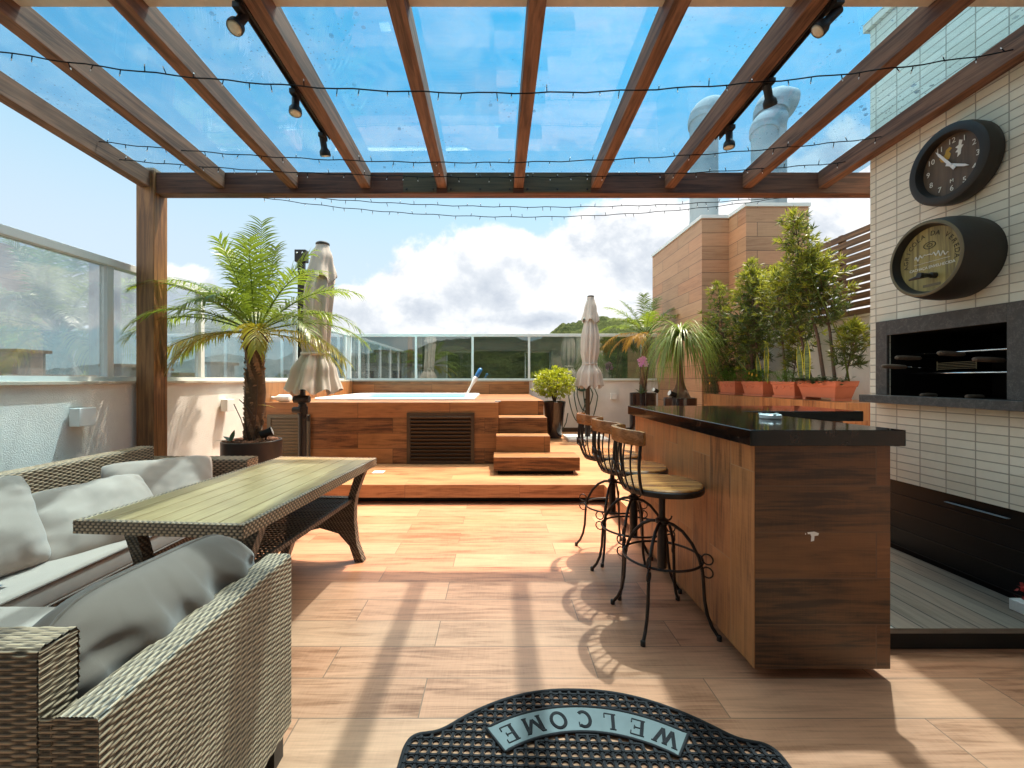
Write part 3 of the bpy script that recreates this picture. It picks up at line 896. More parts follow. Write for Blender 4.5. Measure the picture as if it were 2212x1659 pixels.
for x0, x1 in ((-.78, -.50), (-.41, .142), (.232, .792)):
    k = 2 if x1-x0 < .4 else 3
    for i in range(k):
        for z in (2.895, 3.005):
            xx = x0+.03+(x1-x0-.06)*i/(k-1)
            bt.M = Matrix.Translation((xx, PY0-.012, z)) @ Matrix.Rotation(R(90), 4, 'X')
            bt.lathe([(.009, 0), (.009, .005), (.004, .008)], 8)
bt.M = None
bt.build('bolt', M['gun'], so)

# ------------------------------------------------------------------ fairy light strings
random.seed(4)
def fairy(name_label, p0, p1, sag, nb, attach=None):
    e = thing('fairy_light_string', name_label, 'string lights', p0, 0, 'fairy light strings across the pergola')
    p0, p1 = Vector(p0), Vector(p1)
    pts = []
    for k in range(61):
        t = k/60
        p = p0.lerp(p1, t)
        p.z -= sag*4*t*(1-t)
        p.z += .004*math.sin(k*1.7)
        pts.append(p)
    c = MB().tube(pts, .0035, 5)
    c.build('cable', M['cable'], e)
    for k in range(nb):
        t = (k+.5+random.uniform(-.25, .25))/nb
        p = p0.lerp(p1, t); p.z -= sag*4*t*(1-t)
        ang = random.choice((-1, -1, 1))*R(90) + random.uniform(-.5, .5)
        d = Vector((math.cos(ang)*.6, random.uniform(-.5, .5), math.sin(ang))).normalized()
        b = MB().tube([p, p+d*.026], .0026, 5).build('socket', M['cable'], e)
        MB().tube([p+d*.026, p+d*.034, p+d*.037], [.0026, .0026, .001], 5).build('bulb', M['plastic'], b)
fairy('fairy light string nearest the camera, sagging across all the rafters', (-2.89, 2.24, 3.06), (2.70, 2.25, 3.02), .245, 40)
fairy('second fairy light string, just in front of the dark beam', (-2.89, 3.13, 3.03), (2.70, 3.02, 3.00), .165, 40)
fairy('fairy light string hanging against the face of the dark beam', (-2.89, 3.30, 2.985), (2.70, 3.33, 2.98), .125, 40)
fairy('upper of the two fairy light strings sagging below the beam', (-2.80, 4.0, 3.10), (2.95, 4.0, 3.02), .155, 44)
fairy('lower of the two fairy light strings sagging below the beam', (-2.80, 4.1, 3.13), (2.95, 4.05, 3.05), .25, 44)

# ------------------------------------------------------------------ track lights
def track(x, y1, label):
    m = MB()
    y0 = -0.05
    for (dx0, dx1, dz0, dz1) in ((-.017, .017, .022, .040), (-.017, -.011, -.002, .022), (.011, .017, -.002, .022)):
        p = []
        for (xx, zz) in ((dx0, dz0), (dx1, dz0), (dx1, dz1), (dx0, dz1)):
            p.append((xx, zz))
        ia = [m.av((x+q[0], y0, rz_(y0)+q[1])) for q in p]; ib = [m.av((x+q[0], y1, rz_(y1)+q[1])) for q in p]
        m.f += [ia[::-1], ib]
        for k in range(4): m.f.append([ia[k], ia[(k+1) % 4], ib[(k+1) % 4], ib[k]])
    tag(m.build('light_track', M['gun'], None), label, 'light track', 'black light tracks on the rafters')
track(-1.155, 2.95, 'black light track along the rafter left of centre')
track(1.516, 2.95, 'black light track along the rafter right of centre')
def spot(x, y, aim, label):
    z = rz_(y)
    e = thing('spotlight', label, 'spotlight', (x, y, z), 0, 'black track spotlights')
    a = Vector(aim).normalized()
    MB().box(x-.019, x+.019, y-.045, y+.03, z-.030, z-.0015).build('adapter', M['gun'], e, bevel=.004)
    piv = Vector((x, y, z-.048))
    MB().tube([(x, y, z-.029), piv], .011, 8).build('stem', M['gun'], e)
    q = a.to_track_quat('Z', 'Y').to_matrix().to_4x4()
    m = MB(); m.M = Matrix.Translation(piv - a*.035) @ q
    m.lathe([(.017, 0), (.021, .004), (.021, .068), (.026, .078), (.034, .090), (.036, .110), (.034, .120)], 20, cap1=False)
    h = m.build('lamp_head', M['gun'], e, smooth=True, auto=35)
    m = MB(); m.M = Matrix.Translation(piv - a*.035) @ q
    m.lathe([(.033, .1185), (.020, .121), (.004, .124)], 20)
    m.build('lens', M['lens'], h, smooth=True)
spot(-1.165, 1.97, (-.12, -.55, -1), 'spotlight nearest the camera on the left track')
spot(-1.165, 2.50, (.05, -.15, -1), 'middle spotlight on the left track, lens facing down')
spot(-1.165, 2.90, (.06, .35, -1), 'farthest spotlight on the left track')
spot(1.526, 1.95, (-.75, .25, -.75), 'spotlight nearest the camera on the right track, tilted left')
spot(1.526, 2.42, (.5, .45, -.9), 'middle spotlight on the right track, tilted away')
spot(1.526, 2.82, (-.02, -.02, -1), 'farthest spotlight on the right track, pointing straight down')

# ================================================================== tub platform
X0, X1, Y0, Y1 = WX+.002, .67, 5.62, FY-.002
pl = thing('tub_platform', 'raised platform clad in wood-look tile that holds the tub', 'platform', (-1.2, 5.62, DZ))
TX0, TX1, TY0, TY1 = -2.62, -.42, 6.36, 8.52
body = MB()
def hollow(mb):
    zt = 1.0
    # plan outline with the step notch
    out = [(X0, Y0), (.03, Y0), (.03, 6.10), (X1, 6.10), (X1, Y1), (X0, Y1)]
    for k in range(6):
        a, b = out[k], out[(k+1) % 6]
        mb.quad((a[0], a[1], DZ+.002), (b[0], b[1], DZ+.002), (b[0], b[1], zt), (a[0], a[1], zt))
    for (xa, xb, ya, yb) in ((X0, .03, Y0, 6.10), (X0, TX0, 6.10, Y1), (TX1, X1, 6.10, Y1), (TX0, TX1, 6.10, TY0), (TX0, TX1, TY1, Y1)):
        mb.quad((xa, ya, zt), (xb, ya, zt), (xb, yb, zt), (xa, yb, zt))
hollow(body)
body.build('cladding', M['clad'], pl)
MB().box(.032, .668, 5.66, 6.098, DZ+.002, .80).build('step', M['clad'], pl, bevel=.003)
MB().box(.0, .668, 5.33, 5.612, DZ+.002, .60).build('step', M['clad'], pl, bevel=.003)
MB().box(-.03, .965, 4.96, 5.328, .25, .404).build('step', M['clad'], pl, bevel=.003)
MB().box(.02, .90, 5.03, 5.32, DZ+.002, .249).build('step_plinth', M['black'], pl)
MB().box(WX+.031, .69, FY-.075, FY-.032, 1.002, 1.262).build('backrest', M['clad'], pl)
MB().box(WX+.001, WX+.028, 5.62, FY-.076, 1.002, 1.262).build('side_backrest', M['clad_v'], pl)
# brown louvred vent
v0, v1, vz0, vz1 = -1.165, -.285, DZ+.004, .865
fr = MB()
fr.box(v0, v0+.045, 5.598, 5.6195, vz0, vz1); fr.box(v1-.045, v1, 5.598, 5.6195, vz0, vz1)
fr.box(v0+.045, v1-.045, 5.598, 5.6195, vz1-.045, vz1); fr.box(v0+.045, v1-.045, 5.598, 5.6195, vz0, vz0+.04)
vt = fr.build('louvre_vent', M['bronze'], pl)
sm = MB()
k = 0
z = vz0+.045
while z < vz1-.07:
    sm.M = Matrix.Translation((0, 5.606, z+.018)) @ Matrix.Rotation(R(38), 4, 'X')
    sm.box(v0+.046, v1-.046, -.003, .003, -.027, .027)
    z += .048
sm.M = None
sm.build('slats', M['bronze'], vt)
MB().box(v0+.045, v1-.045, 5.617, 5.6195, vz0+.04, vz1-.045).build('backing', M['black'], vt)
# taupe cabinet door left
c0, c1 = -2.98, -2.425
fr = MB()
fr.box(c0, c0+.05, 5.595, 5.6195, DZ+.004, .845); fr.box(c1-.05, c1, 5.56, 5.6195, DZ+.004, .845)
fr.box(c0+.05, c1-.05, 5.595, 5.6195, .80, .845); fr.box(c0+.05, c1-.05, 5.595, 5.6195, DZ+.004, DZ+.05)
cd = fr.build('cabinet_door', M['greydoor'], pl)
sm = MB()
z = DZ+.055
while z < .79:
    sm.quad((c0+.05, 5.614, z), (c1-.05, 5.614, z), (c1-.05, 5.602, z+.036), (c0+.05, 5.602, z+.036))
    sm.quad((c0+.05, 5.602, z+.036), (c1-.05, 5.602, z+.036), (c1-.05, 5.614, z+.041), (c0+.05, 5.614, z+.041))
    z += .041
sm.build('slats', M['greydoor'], cd)

# hot tub
def rrect(x0, x1, y0, y1, r, n=6):
    pts = []
    for (cx, cy, a0) in ((x1-r, y0+r, -90), (x1-r, y1-r, 0), (x0+r, y1-r, 90), (x0+r, y0+r, 180)):
        for k in range(n+1):
            a = R(a0+90*k/n)
            pts.append((cx+r*math.cos(a), cy+r*math.sin(a)))
    return pts
tb = thing('hot_tub', 'white acrylic hot tub full of pale blue water', 'hot tub', (-1.5, 7.4, 1.0))
m = MB()
def rings(mb, specs):
    rr = []
    for (ins, z, r) in specs:
        pts = rrect(TX0-.10+ins, TX1+.10-ins, TY0-.10+ins, TY1+.10-ins, r)
        rr.append([mb.av((p[0], p[1], z)) for p in pts])
    for a, b in zip(rr[:-1], rr[1:]):
        n = len(a)
        for k in range(n): mb.f.append([a[k], a[(k+1) % n], b[(k+1) % n], b[k]])
    return rr
rr = rings(m, [(0, 1.002, .22), (0, 1.022, .22), (.012, 1.034, .22), (.14, 1.034, .18), (.165, 1.026, .17), (.19, .90, .17), (.22, .55, .17), (.35, .50, .16), (.45, .30, .2)])
m.f.append(rr[-1])
m.build('shell', M['tub'], tb, smooth=True, auto=40)
m = MB()
pts = rrect(TX0+.085, TX1-.085, TY0+.085, TY1-.085, .17)
m.f.append([m.av((p[0], p[1], .975)) for p in pts])
m.build('water', M['water'], tb)
for (x, y) in ((-1.9, TY1-.072), (-1.2, TY1-.072), (-2.2, TY1-.072)):
    m = MB(); m.M = Matrix.Translation((x, y, .94)) @ Matrix.Rotation(R(90), 4, 'X')
    m.lathe([(.03, -.01), (.03, .004), (.018, .008)], 14)
    m.build('jet', M['steel'], tb)

# skimmer tube leaning in the tub
p0, p1 = Vector((-.47, 6.50, 1.036)), Vector((-.235, 6.62, 1.47))
d = (p1-p0)
sk = thing('pool_test_tube', 'clear white tube with a blue top leaning on the tub rim', 'pool cleaner', tuple(p0))
MB().tube([p0, p0.lerp(p1, .04), p0.lerp(p1, .42), p0.lerp(p1, .62), p0.lerp(p1, .7)], [.008, .016, .02, .036, .03], 12).build('tube', M['plastic'], sk, smooth=True)
MB().tube([p0.lerp(p1, .7), p0.lerp(p1, .74), p0.lerp(p1, .95), p1], [.026, .034, .034, .022], 12).build('handle', M['blueplastic'], sk, smooth=True)

# lying white bottle
bo = thing('bottle', 'white plastic bottle lying on the platform corner', 'bottle', (-2.93, 5.80, 1.055))
m = MB(); m.M = Matrix.Translation((-2.985, 5.78, 1.052)) @ Matrix.Rotation(R(90), 4, 'Y') @ Matrix.Rotation(R(8), 4, 'X')
m.lathe([(.02, 0), (.022, .02), (.022, .03), (.034, .05), (.049, .08), (.05, .22), (.044, .238), (.03, .242)], 20)
m.build('body', M['plastic'], bo, smooth=True, auto=50)
m = MB(); m.M = Matrix.Translation((-2.985, 5.78, 1.052)) @ Matrix.Rotation(R(90), 4, 'Y') @ Matrix.Rotation(R(8), 4, 'X')
m.lathe([(.018, -.03), (.024, -.028), (.024, -.001)], 16)
m.build('cap', M['alu'], bo)
tag(MB().box(-1.46, -1.33, 5.04, 5.17, DZ+.001, DZ+.007).build('floor_drain', M['cream'], None, bevel=.002), 'small pale square drain cover set in the raised deck', 'drain cover')
tag(MB().box(-.02, .06, 5.80, 5.84, 1.001, 1.012).build('air_valve', M['galv'], None, bevel=.003), 'small grey air valve set in the platform top by the steps', 'valve')

# ================================================================== right hand buildings
tw = thing('stair_tower', 'tall building block clad in brown wood-look tile', 'building', (4.2, 8.2, 0))
TZ = 3.98
m = MB()
m.prism([(3.42, 7.16), (3.87, 7.16), (3.87, 6.67), (4.84, 6.67), (4.84, 9.42), (3.42, 9.42)], -1.0, TZ)
m.build('wall', M['tower'], tw)
m = MB()
m.prism([(3.40, 7.14), (3.85, 7.14), (3.85, 6.65), (4.86, 6.65), (4.86, 9.44), (3.40, 9.44)], TZ+.001, TZ+.055)
m.build('coping', M['alu'], tw)

def duct(x, y, r, z0, ztop, label, el=1, n=20):
    e = thing('exhaust_duct', label, 'duct', (x, y, z0), 0, 'grey exhaust ducts above the tower')
    MB().lathe([(r, z0), (r, ztop-r)], n, (x, y, 0)).build('pipe', M['galv'], e, smooth=True, auto=40)
    MB().lathe([(r*1.7, z0-.05), (r*1.6, z0+.02), (r*1.02, z0+.5), (r*1.02, z0+.52)], n, (x, y, 0)).build('skirt', M['galv'], e, smooth=True, auto=40)
    pts, rad = [], []
    for k in range(9):
        a = R(90*k/8)
        pts.append((x+el*(1-math.cos(a))*r*1.05, y+.5*r*k/8, ztop-r*1.9+math.sin(a)*r*1.25)); rad.append(r*1.13)
    pts.append((x+el*r*1.6, y+.6*r, ztop-r*.72)); rad.append(r*1.16)
    MB().tube(pts, rad, n).build('elbow', M['galv'], e, smooth=True, auto=50)
duct(4.34, 9.0, .275, 4.1, 7.15, 'grey exhaust duct with elbow, left of the other ducts')
duct(5.42, 8.5, .27, 4.1, 7.0, 'tallest grey exhaust duct with bulbous top')
duct(5.16, 8.3, .22, 4.1, 6.45, 'shorter grey exhaust duct in front of the tallest one')

# slatted fence on a white wall
fe = thing('slatted_fence', 'dark slatted timber screen above the white garden wall', 'fence', (4.10, 5.3, 2.02))
FX = 4.10
nsl = 11
for k in range(nsl):
    z = 2.03 + k*.0905
    MB().box(FX-.014, FX+.014, 3.4, 6.668, z, z+.067).build('slat', M['slat'], fe)
for y in (3.55, 4.35, 5.15, 5.95, 6.62):
    MB().box(FX+.0145, FX+.065, y-.03, y+.03, 2.02, 3.02).build('post', M['slat'], fe)
gw = tag(MB().box(FX-.05, FX+.12, 3.3, 6.668, 0.0, 1.99).build('garden_wall', M['stucco2'], None), 'white wall behind the terracotta planters', 'wall')
MB().box(FX-.07, FX+.14, 3.3, 6.666, 1.991, 2.018).build('coping', M['sill'], gw)

# planter ledge
lg = thing('planter_ledge', 'long tiled ledge carrying the terracotta planters', 'ledge', (3.7, 5.5, DZ))
MB().box(3.45, FX-.051, 4.22, 6.66, DZ+.002, 1.07).build('body', M['clad_v'], lg)
MB().box(3.45, 3.86, 6.662, 7.155, DZ+.002, 1.07).build('end_block', M['clad_v'], lg)

# ================================================================== barbecue wall
BX = 2.82
bb = thing('barbecue', 'pale brick barbecue wall with built-in grill opening', 'barbecue', (BX, 2.6, 0))
m = MB()
oy0, oy1, oz0, oz1 = 2.36, 3.085, 1.168, 1.622
BZ = 3.93
yA, yB = 1.35, 3.246
m.box(BX, 3.75, yA, yB, .59, oz0-.0); 
m.box(BX, 3.75, yA, oy0, oz0, oz1); m.box(BX, 3.75, oy1, yB, oz0, oz1)
m.box(BX, 3.75, yA, yB, oz1, BZ)
m.box(BX, 3.75, yA, 2.27, 0.0, .59)
m.build('brick_wall', M['bricks'], bb)
MB().box(BX-.03, 3.80, yA-.03, yB+.03, BZ+.001, BZ+.06).build('cap', M['bricks'], bb)
MB().box(BX+.03, 3.7, 2.272, yB-.01, .001, .589).build('base_panel', M['black'], bb)
m = MB()
m.quad((3.55, oy0, oz0), (3.55, oy1, oz0), (3.55, oy1, oz1), (3.55, oy0, oz1))
m.quad((BX+.004, oy0+.003, oz0), (3.55, oy0+.003, oz0), (3.55, oy0+.003, oz1), (BX+.004, oy0+.003, oz1))
m.quad((BX+.004, oy1-.003, oz0), (3.55, oy1-.003, oz0), (3.55, oy1-.003, oz1), (BX+.004, oy1-.003, oz1))
m.quad((BX+.004, oy0, oz0+.003), (3.55, oy0, oz0+.003), (3.55, oy1, oz0+.003), (BX+.004, oy1, oz0+.003))
m.quad((BX+.004, oy0, oz1-.003), (3.55, oy0, oz1-.003), (3.55, oy1, oz1-.003), (BX+.004, oy1, oz1-.003))
m.build('firebox', M['firebox'], bb)
fx = BX-.022
m = MB()
m.box(fx, BX-.001, oy1, 3.175, oz0+.022, oz1+.10); m.box(fx, BX-.001, 2.20, oy0, oz0+.022, oz1+.10)
m.box(fx, BX-.001, oy0, oy1, oz1-.005, oz1+.10)
m.build('stone_frame', M['soot'], bb, bevel=.002)
MB().box(BX-.125, BX-.001, 2.20, 3.20, 1.135, 1.189).build('stone_sill', M['soot'], bb, bevel=.003)
for (xx, zz) in ((2.92, 1.475), (2.92, 1.342)):
    MB().tube([(xx, oy0+.004, zz), (xx, oy1-.004, zz)], .0075, 10).build('grill_bar', M['steel'], bb, smooth=True)
def skewer(x, y, z, label, L=.14, yaw=0.0, tilt=0.0):
    e = thing('skewer', label, 'skewer', (x, y, z), 0, 'barbecue skewers on the grill bars')
    d = Vector((math.cos(yaw), math.sin(yaw), tilt)).normalized()
    p = Vector((x, y, z))
    MB().tube([p, p+d*.01, p+d*(L*.5), p+d*L, p+d*(L+.01)], [.010, .0145, .016, .013, .006], 12).build('handle', M['oldwood'], e, smooth=True)
    MB().tube([p+d*L, p+d*(L+.42)], .004, 6).build('rod', M['steel'], e)
skewer(2.64, 2.945, 1.392, 'skewer with wooden handle sticking out lowest past the grill frame', .15, -.05, -.04)
skewer(2.76, 2.975, 1.452, 'skewer with wooden handle beside the left side of the opening', .15, -.12, -.03)
skewer(2.755, 2.685, 1.466, 'skewer with the highest handle, near the middle of the opening', .15, -.06, -.06)
skewer(2.76, 2.49, 1.418, 'thick handled skewer nearest the right end of the opening', .16, -.08, -.04)
skewer(2.86, 2.90, 1.195, 'skewer lying low on the firebox floor, left one', .10, 0, 0)
skewer(2.86, 2.62, 1.195, 'skewer lying low on the firebox floor, right one', .10, 0, 0)
gr = MB()
for k in range(5): gr.tube([(2.90, 2.60+.0*k, 1.372+.010*k), (2.93, 2.86, 1.368+.010*k)], .0022, 5)
gr.tube([(2.90, 2.60, 1.365), (2.90, 2.60, 1.42)], .003, 5); gr.tube([(2.93, 2.86, 1.36), (2.93, 2.86, 1.42)], .003, 5)
tag(gr.build('grill_basket', M['brass'], None), 'thin wire grill basket lying between the grill bars', 'grill basket')

m = MB()
for z in (.12, .24, .36, .48): m.box(BX+.024, BX+.0295, 2.29, yB-.02, z, z+.006)
m.build('slab_joint', M['gun'], bb)
MB().box(BX+.008, BX+.0295, 2.385, 2.72, .528, .531).build('drawer_edge', M['galv'], bb)
fp = thing('flower_trough', 'low white trough with red flowers at the right edge beside the black grill base', 'planter', (2.70, 2.15, .111))
MB().box(2.66, 2.815, 2.07, 2.235, .1115, .168).build('trough', M['stucco2'], fp, bevel=.004)
m = MB()
rg_ = random.Random(5)
for k in range(45):
    p = Vector((2.67+.14*rg_.random(), 2.09+.13*rg_.random(), .175+.07*rg_.random()))
    d = Vector((rg_.uniform(-1, 1), rg_.uniform(-1, 1), rg_.uniform(.2, 1))).normalized()*.022
    s = Vector((rg_.uniform(-1, 1), rg_.uniform(-1, 1), rg_.uniform(-.3, .3))).normalized()*.009
    m.quad(p-s, p+s, p+d+s*.6, p+d-s*.6)
m.build('flowers', M['redleaf'], fp)

# clock
ck = thing('wall_clock', 'round dark wooden clock hanging high on the brick wall', 'clock', (BX, 2.60, 2.60))
cx, cy, cz = BX-.001, 2.605, 2.600
m = MB(); m.lathe([(.222, 0), (.232, .012), (.236, .060), (.232, .098), (.216, .106), (.186, .104), (.178, .078), (.176, .060)], 64, (cx, cy, cz), True, False, None, 'x')
m.build('rim', M['barrelrim'], ck, smooth=True, auto=40)
m = MB(); m.lathe([(.177, .058), (.177, .0605)], 64, (cx, cy, cz), True, True, None, 'x')
fc = m.build('face', M['clockface'], ck)
RT, UP = Vector((0, -1, 0)), Vector((0, 0, 1))
for h in range(1, 13):
    a = R(30*h)
    m = MB()
    add_text(m, str(h), .046, (cx-.0625, cy-.142*math.sin(a), cz+.142*math.cos(a)), RT, UP, .0012)
    m.build('numeral', M['cream'], fc)
m = MB(); add_text(m, 'M', .030, (cx-.0625, cy, cz-.098), RT, UP, .0012)
m.build('maker_mark', M['cream'], fc)
def hand(ang, L, tail, w, x):
    d = UP*math.cos(ang)+RT*math.sin(ang); s = d.cross(Vector((-1, 0, 0)))
    c = Vector((x, cy, cz))
    m = MB()
    pts = [c-d*tail+s*w, c+d*L*.75+s*w*.8, c+d*L, c+d*L*.75-s*w*.8, c-d*tail-s*w]
    a = [m.av(p) for p in pts]; b = [m.av(p+Vector((-.003, 0, 0))) for p in pts]
    m.f += [a, b[::-1]]
    for k in range(5): m.f.append([a[k], a[(k+1) % 5], b[(k+1) % 5], b[k]])
    return m
hand(R(324), .148, .040, .0085, cx-.070).build('minute_hand', M['plastic'], ck)
hand(R(117), .112, .032, .0085, cx-.0655).build('hour_hand', M['plastic'], ck)
m = MB(); m.lathe([(.009, .062), (.009, .076)], 14, (cx, cy, cz), True, True, None, 'x'); m.build('hub', M['plastic'], ck)
# small painted emblem: gold and white crest-like figures
def poly_on(mb, pts, x, oy, oz, s):
    a = [mb.av((x, oy-p[0]*s, oz+p[1]*s)) for p in pts]
    b = [mb.av((x-.001, oy-p[0]*s, oz+p[1]*s)) for p in pts]
    mb.f += [a, b[::-1]]
    for k in range(len(a)): mb.f.append([a[k], a[(k+1) % len(a)], b[(k+1) % len(a)], b[k]])
m = MB()
poly_on(m, [(-1.5, .2), (-1.2, -.6), (-.5, -1), (.3, -.6), (.5, .1), (.2, .6), (.7, 1.0), (.3, 1.4), (-.3, 1.1), (-.5, .4), (-1.0, .1)], cx-.0607, cy+.024, cz+.068, .034)
m.build('emblem_gold', M['gold'], fc)
m = MB()
poly_on(m, [(0, -1.1), (.5, -.8), (.6, 0), (.95, .5), (.6, .6), (.8, 1.3), (.3, 1.6), (.2, .8), (-.3, .6), (.1, .2), (-.3, -.2), (.1, -.4)], cx-.0607, cy-.030, cz+.072, .036)
m.build('emblem_white', M['cream'], fc)

# barrel head
br = thing('barrel', 'small dark wooden cask end with carved lettering hung on the brick wall', 'barrel', (BX, 2.607, 2.03))
bx, by, bz = BX-.001, 2.607, 2.030
m = MB(); m.lathe([(.236, 0), (.244, .05), (.247, .09), (.243, .15), (.234, .20), (.226, .23), (.206, .231), (.194, .200), (.192, .190)], 64, (bx, by, bz), True, False, None, 'x')
m.build('staves', M['barrelrim'], br, smooth=True, auto=40)
m = MB(); m.lathe([(.2262, .2295), (.216, .2345), (.2068, .2325)], 64, (bx, by, bz), False, False, None, 'x')
m.build('rim_edge', M['brass'], br, smooth=True)
m = MB(); m.lathe([(.1935, .186), (.1935, .190)], 64, (bx, by, bz), True, True, None, 'x')
hd = m.build('head', M['barrelwood'], br)
m = MB()
word = 'AGRICOLA DA VEREDA'
for i, ch in enumerate(word):
    a = R(-98+196*i/(len(word)-1))
    d = UP*math.cos(a)+RT*math.sin(a); r_ = RT*math.cos(a)-UP*math.sin(a)
    if ch != ' ': add_text(m, ch, .040, Vector((bx-.1905, by, bz))+d*.152, r_, d, .001)
m.build('carved_lettering', M['darkprint'], hd)
m = MB(); 
for (txt, sz, oz) in (('CACHAÇA ENVELHECIDA', .0235, -.048),):
    add_text(m, txt, sz, (bx-.1905, by-.006, bz+oz), RT, UP, .001)
m.build('lettering', M['cream'], hd)
m = MB()
pts = []
for k in range(90):
    t = k/89
    pts.append((bx-.192, by+.095-.20*t, bz+.018+.016*math.sin(t*46)*(.5+.5*math.sin(t*9+1))+.012*math.sin(t*4)))
m.tube(pts, .0028, 5)
m.tube([(bx-.192, by+.10, bz-.016), (bx-.192, by-.115, bz-.016)], .0012, 4)
m.build('script_line', M['cream'], hd)
m = MB()
oval = [(bx-.191, by+.004+.036*math.cos(2*PI*k/28), bz+.085+.020*math.sin(2*PI*k/28)) for k in range(28)]
m.tube(oval, .0022, 5, closed=True)
ov2 = [(bx-.191, by+.004+.016*math.cos(2*PI*k/20), bz+.085+.009*math.sin(2*PI*k/20)) for k in range(20)]
m.tube(ov2, .002, 5, closed=True)
m.build('oval_stamp', M['darkprint'], hd)
m = MB()
m.M = Matrix.Translation((bx-.19, by-.03, bz-.105)) @ Matrix.Rotation(R(-90), 4, 'Y')
m.lathe([(.017, 0), (.017, .03), (.012, .035), (.012, .075), (.016, .08), (.016, .10)], 14)
m.M = None
m.tube([(bx-.245, by-.03, bz-.105), (bx-.25, by+.01, bz-.107), (bx-.25, by+.07, bz-.112)], [.014, .013, .006], 10)
m.build('tap', M['gun'], br, smooth=True, auto=40)
m = MB(); m.box(bx-.1915, bx-.1903, by-.060, by+.045, bz-.166, bz-.150); m.build('label_strip', M['brass'], hd)

# ================================================================== bar counter
bar = thing('bar_counter', 'L-shaped wood clad bar with a polished black granite top', 'bar counter', (1.4, 2.6, 0))
CT0, CT1 = 1.020, 1.088
m = MB()
m.prism([(1.12, 1.862), (1.705, 1.862), (1.705, 2.98), (2.40, 2.98), (2.40, 3.46), (1.12, 3.46)], .048, CT0-.001)
m.build('body', M['bar'], bar, bevel=.0015)
MB().box(1.1165, 1.1195, 1.864, 3.458, .050, CT0-.002).build('side_cladding', M['clad_v'], bar)
MB().prism([(1.20, 1.96), (1.62, 1.96), (1.62, 3.06), (2.34, 3.06), (2.34, 3.40), (1.20, 3.40)], .001, .0475).build('plinth', M['black'], bar)
m = MB()
m.prism([(1.068, 1.808), (1.722, 1.808), (1.648, 2.885), (2.462, 2.885), (2.462, 3.495), (1.068, 3.495)], CT0, CT1)
m.build('granite_top', M['granite'], bar, bevel=.003)
def flat_poly(mb, pts, y, t=.001):
    a = [mb.av((p[0], y-t, p[1])) for p in pts]
    mb.f.append(a)
m = MB()
flat_poly(m, [(1.345, .640), (1.375, .643), (1.395, .636), (1.392, .626), (1.376, .624), (1.374, .603), (1.360, .600), (1.362, .622), (1.358, .632), (1.347, .632)], 1.862)
flat_poly(m, [(1.335, .636), (1.339, .637), (1.339, .630), (1.336, .629)], 1.862)
m.build('torn_sticker', M['plastic'], bar)

at_ = MB(); at_.lathe([(.050, 0), (.053, .004), (.053, .020), (.047, .024), (.044, .020), (.042, .008), (.01, .006)], 36, (1.49, 2.34, CT1+.001), mod=lambda th, z, k: 1.0)
ast = tag(at_.build('ashtray', M['alu'], None, smooth=True, auto=35), 'small round pale grey ashtray on the granite counter', 'ashtray')
m = MB()
for a in (20, 140, 260):
    m.M = Matrix.Translation((1.49, 2.34, CT1+.0225)) @ Matrix.Rotation(R(a), 4, 'Z')
    m.box(.040, .055, -.006, .006, .0005, .006)
m.build('notch_lug', M['alu'], ast)

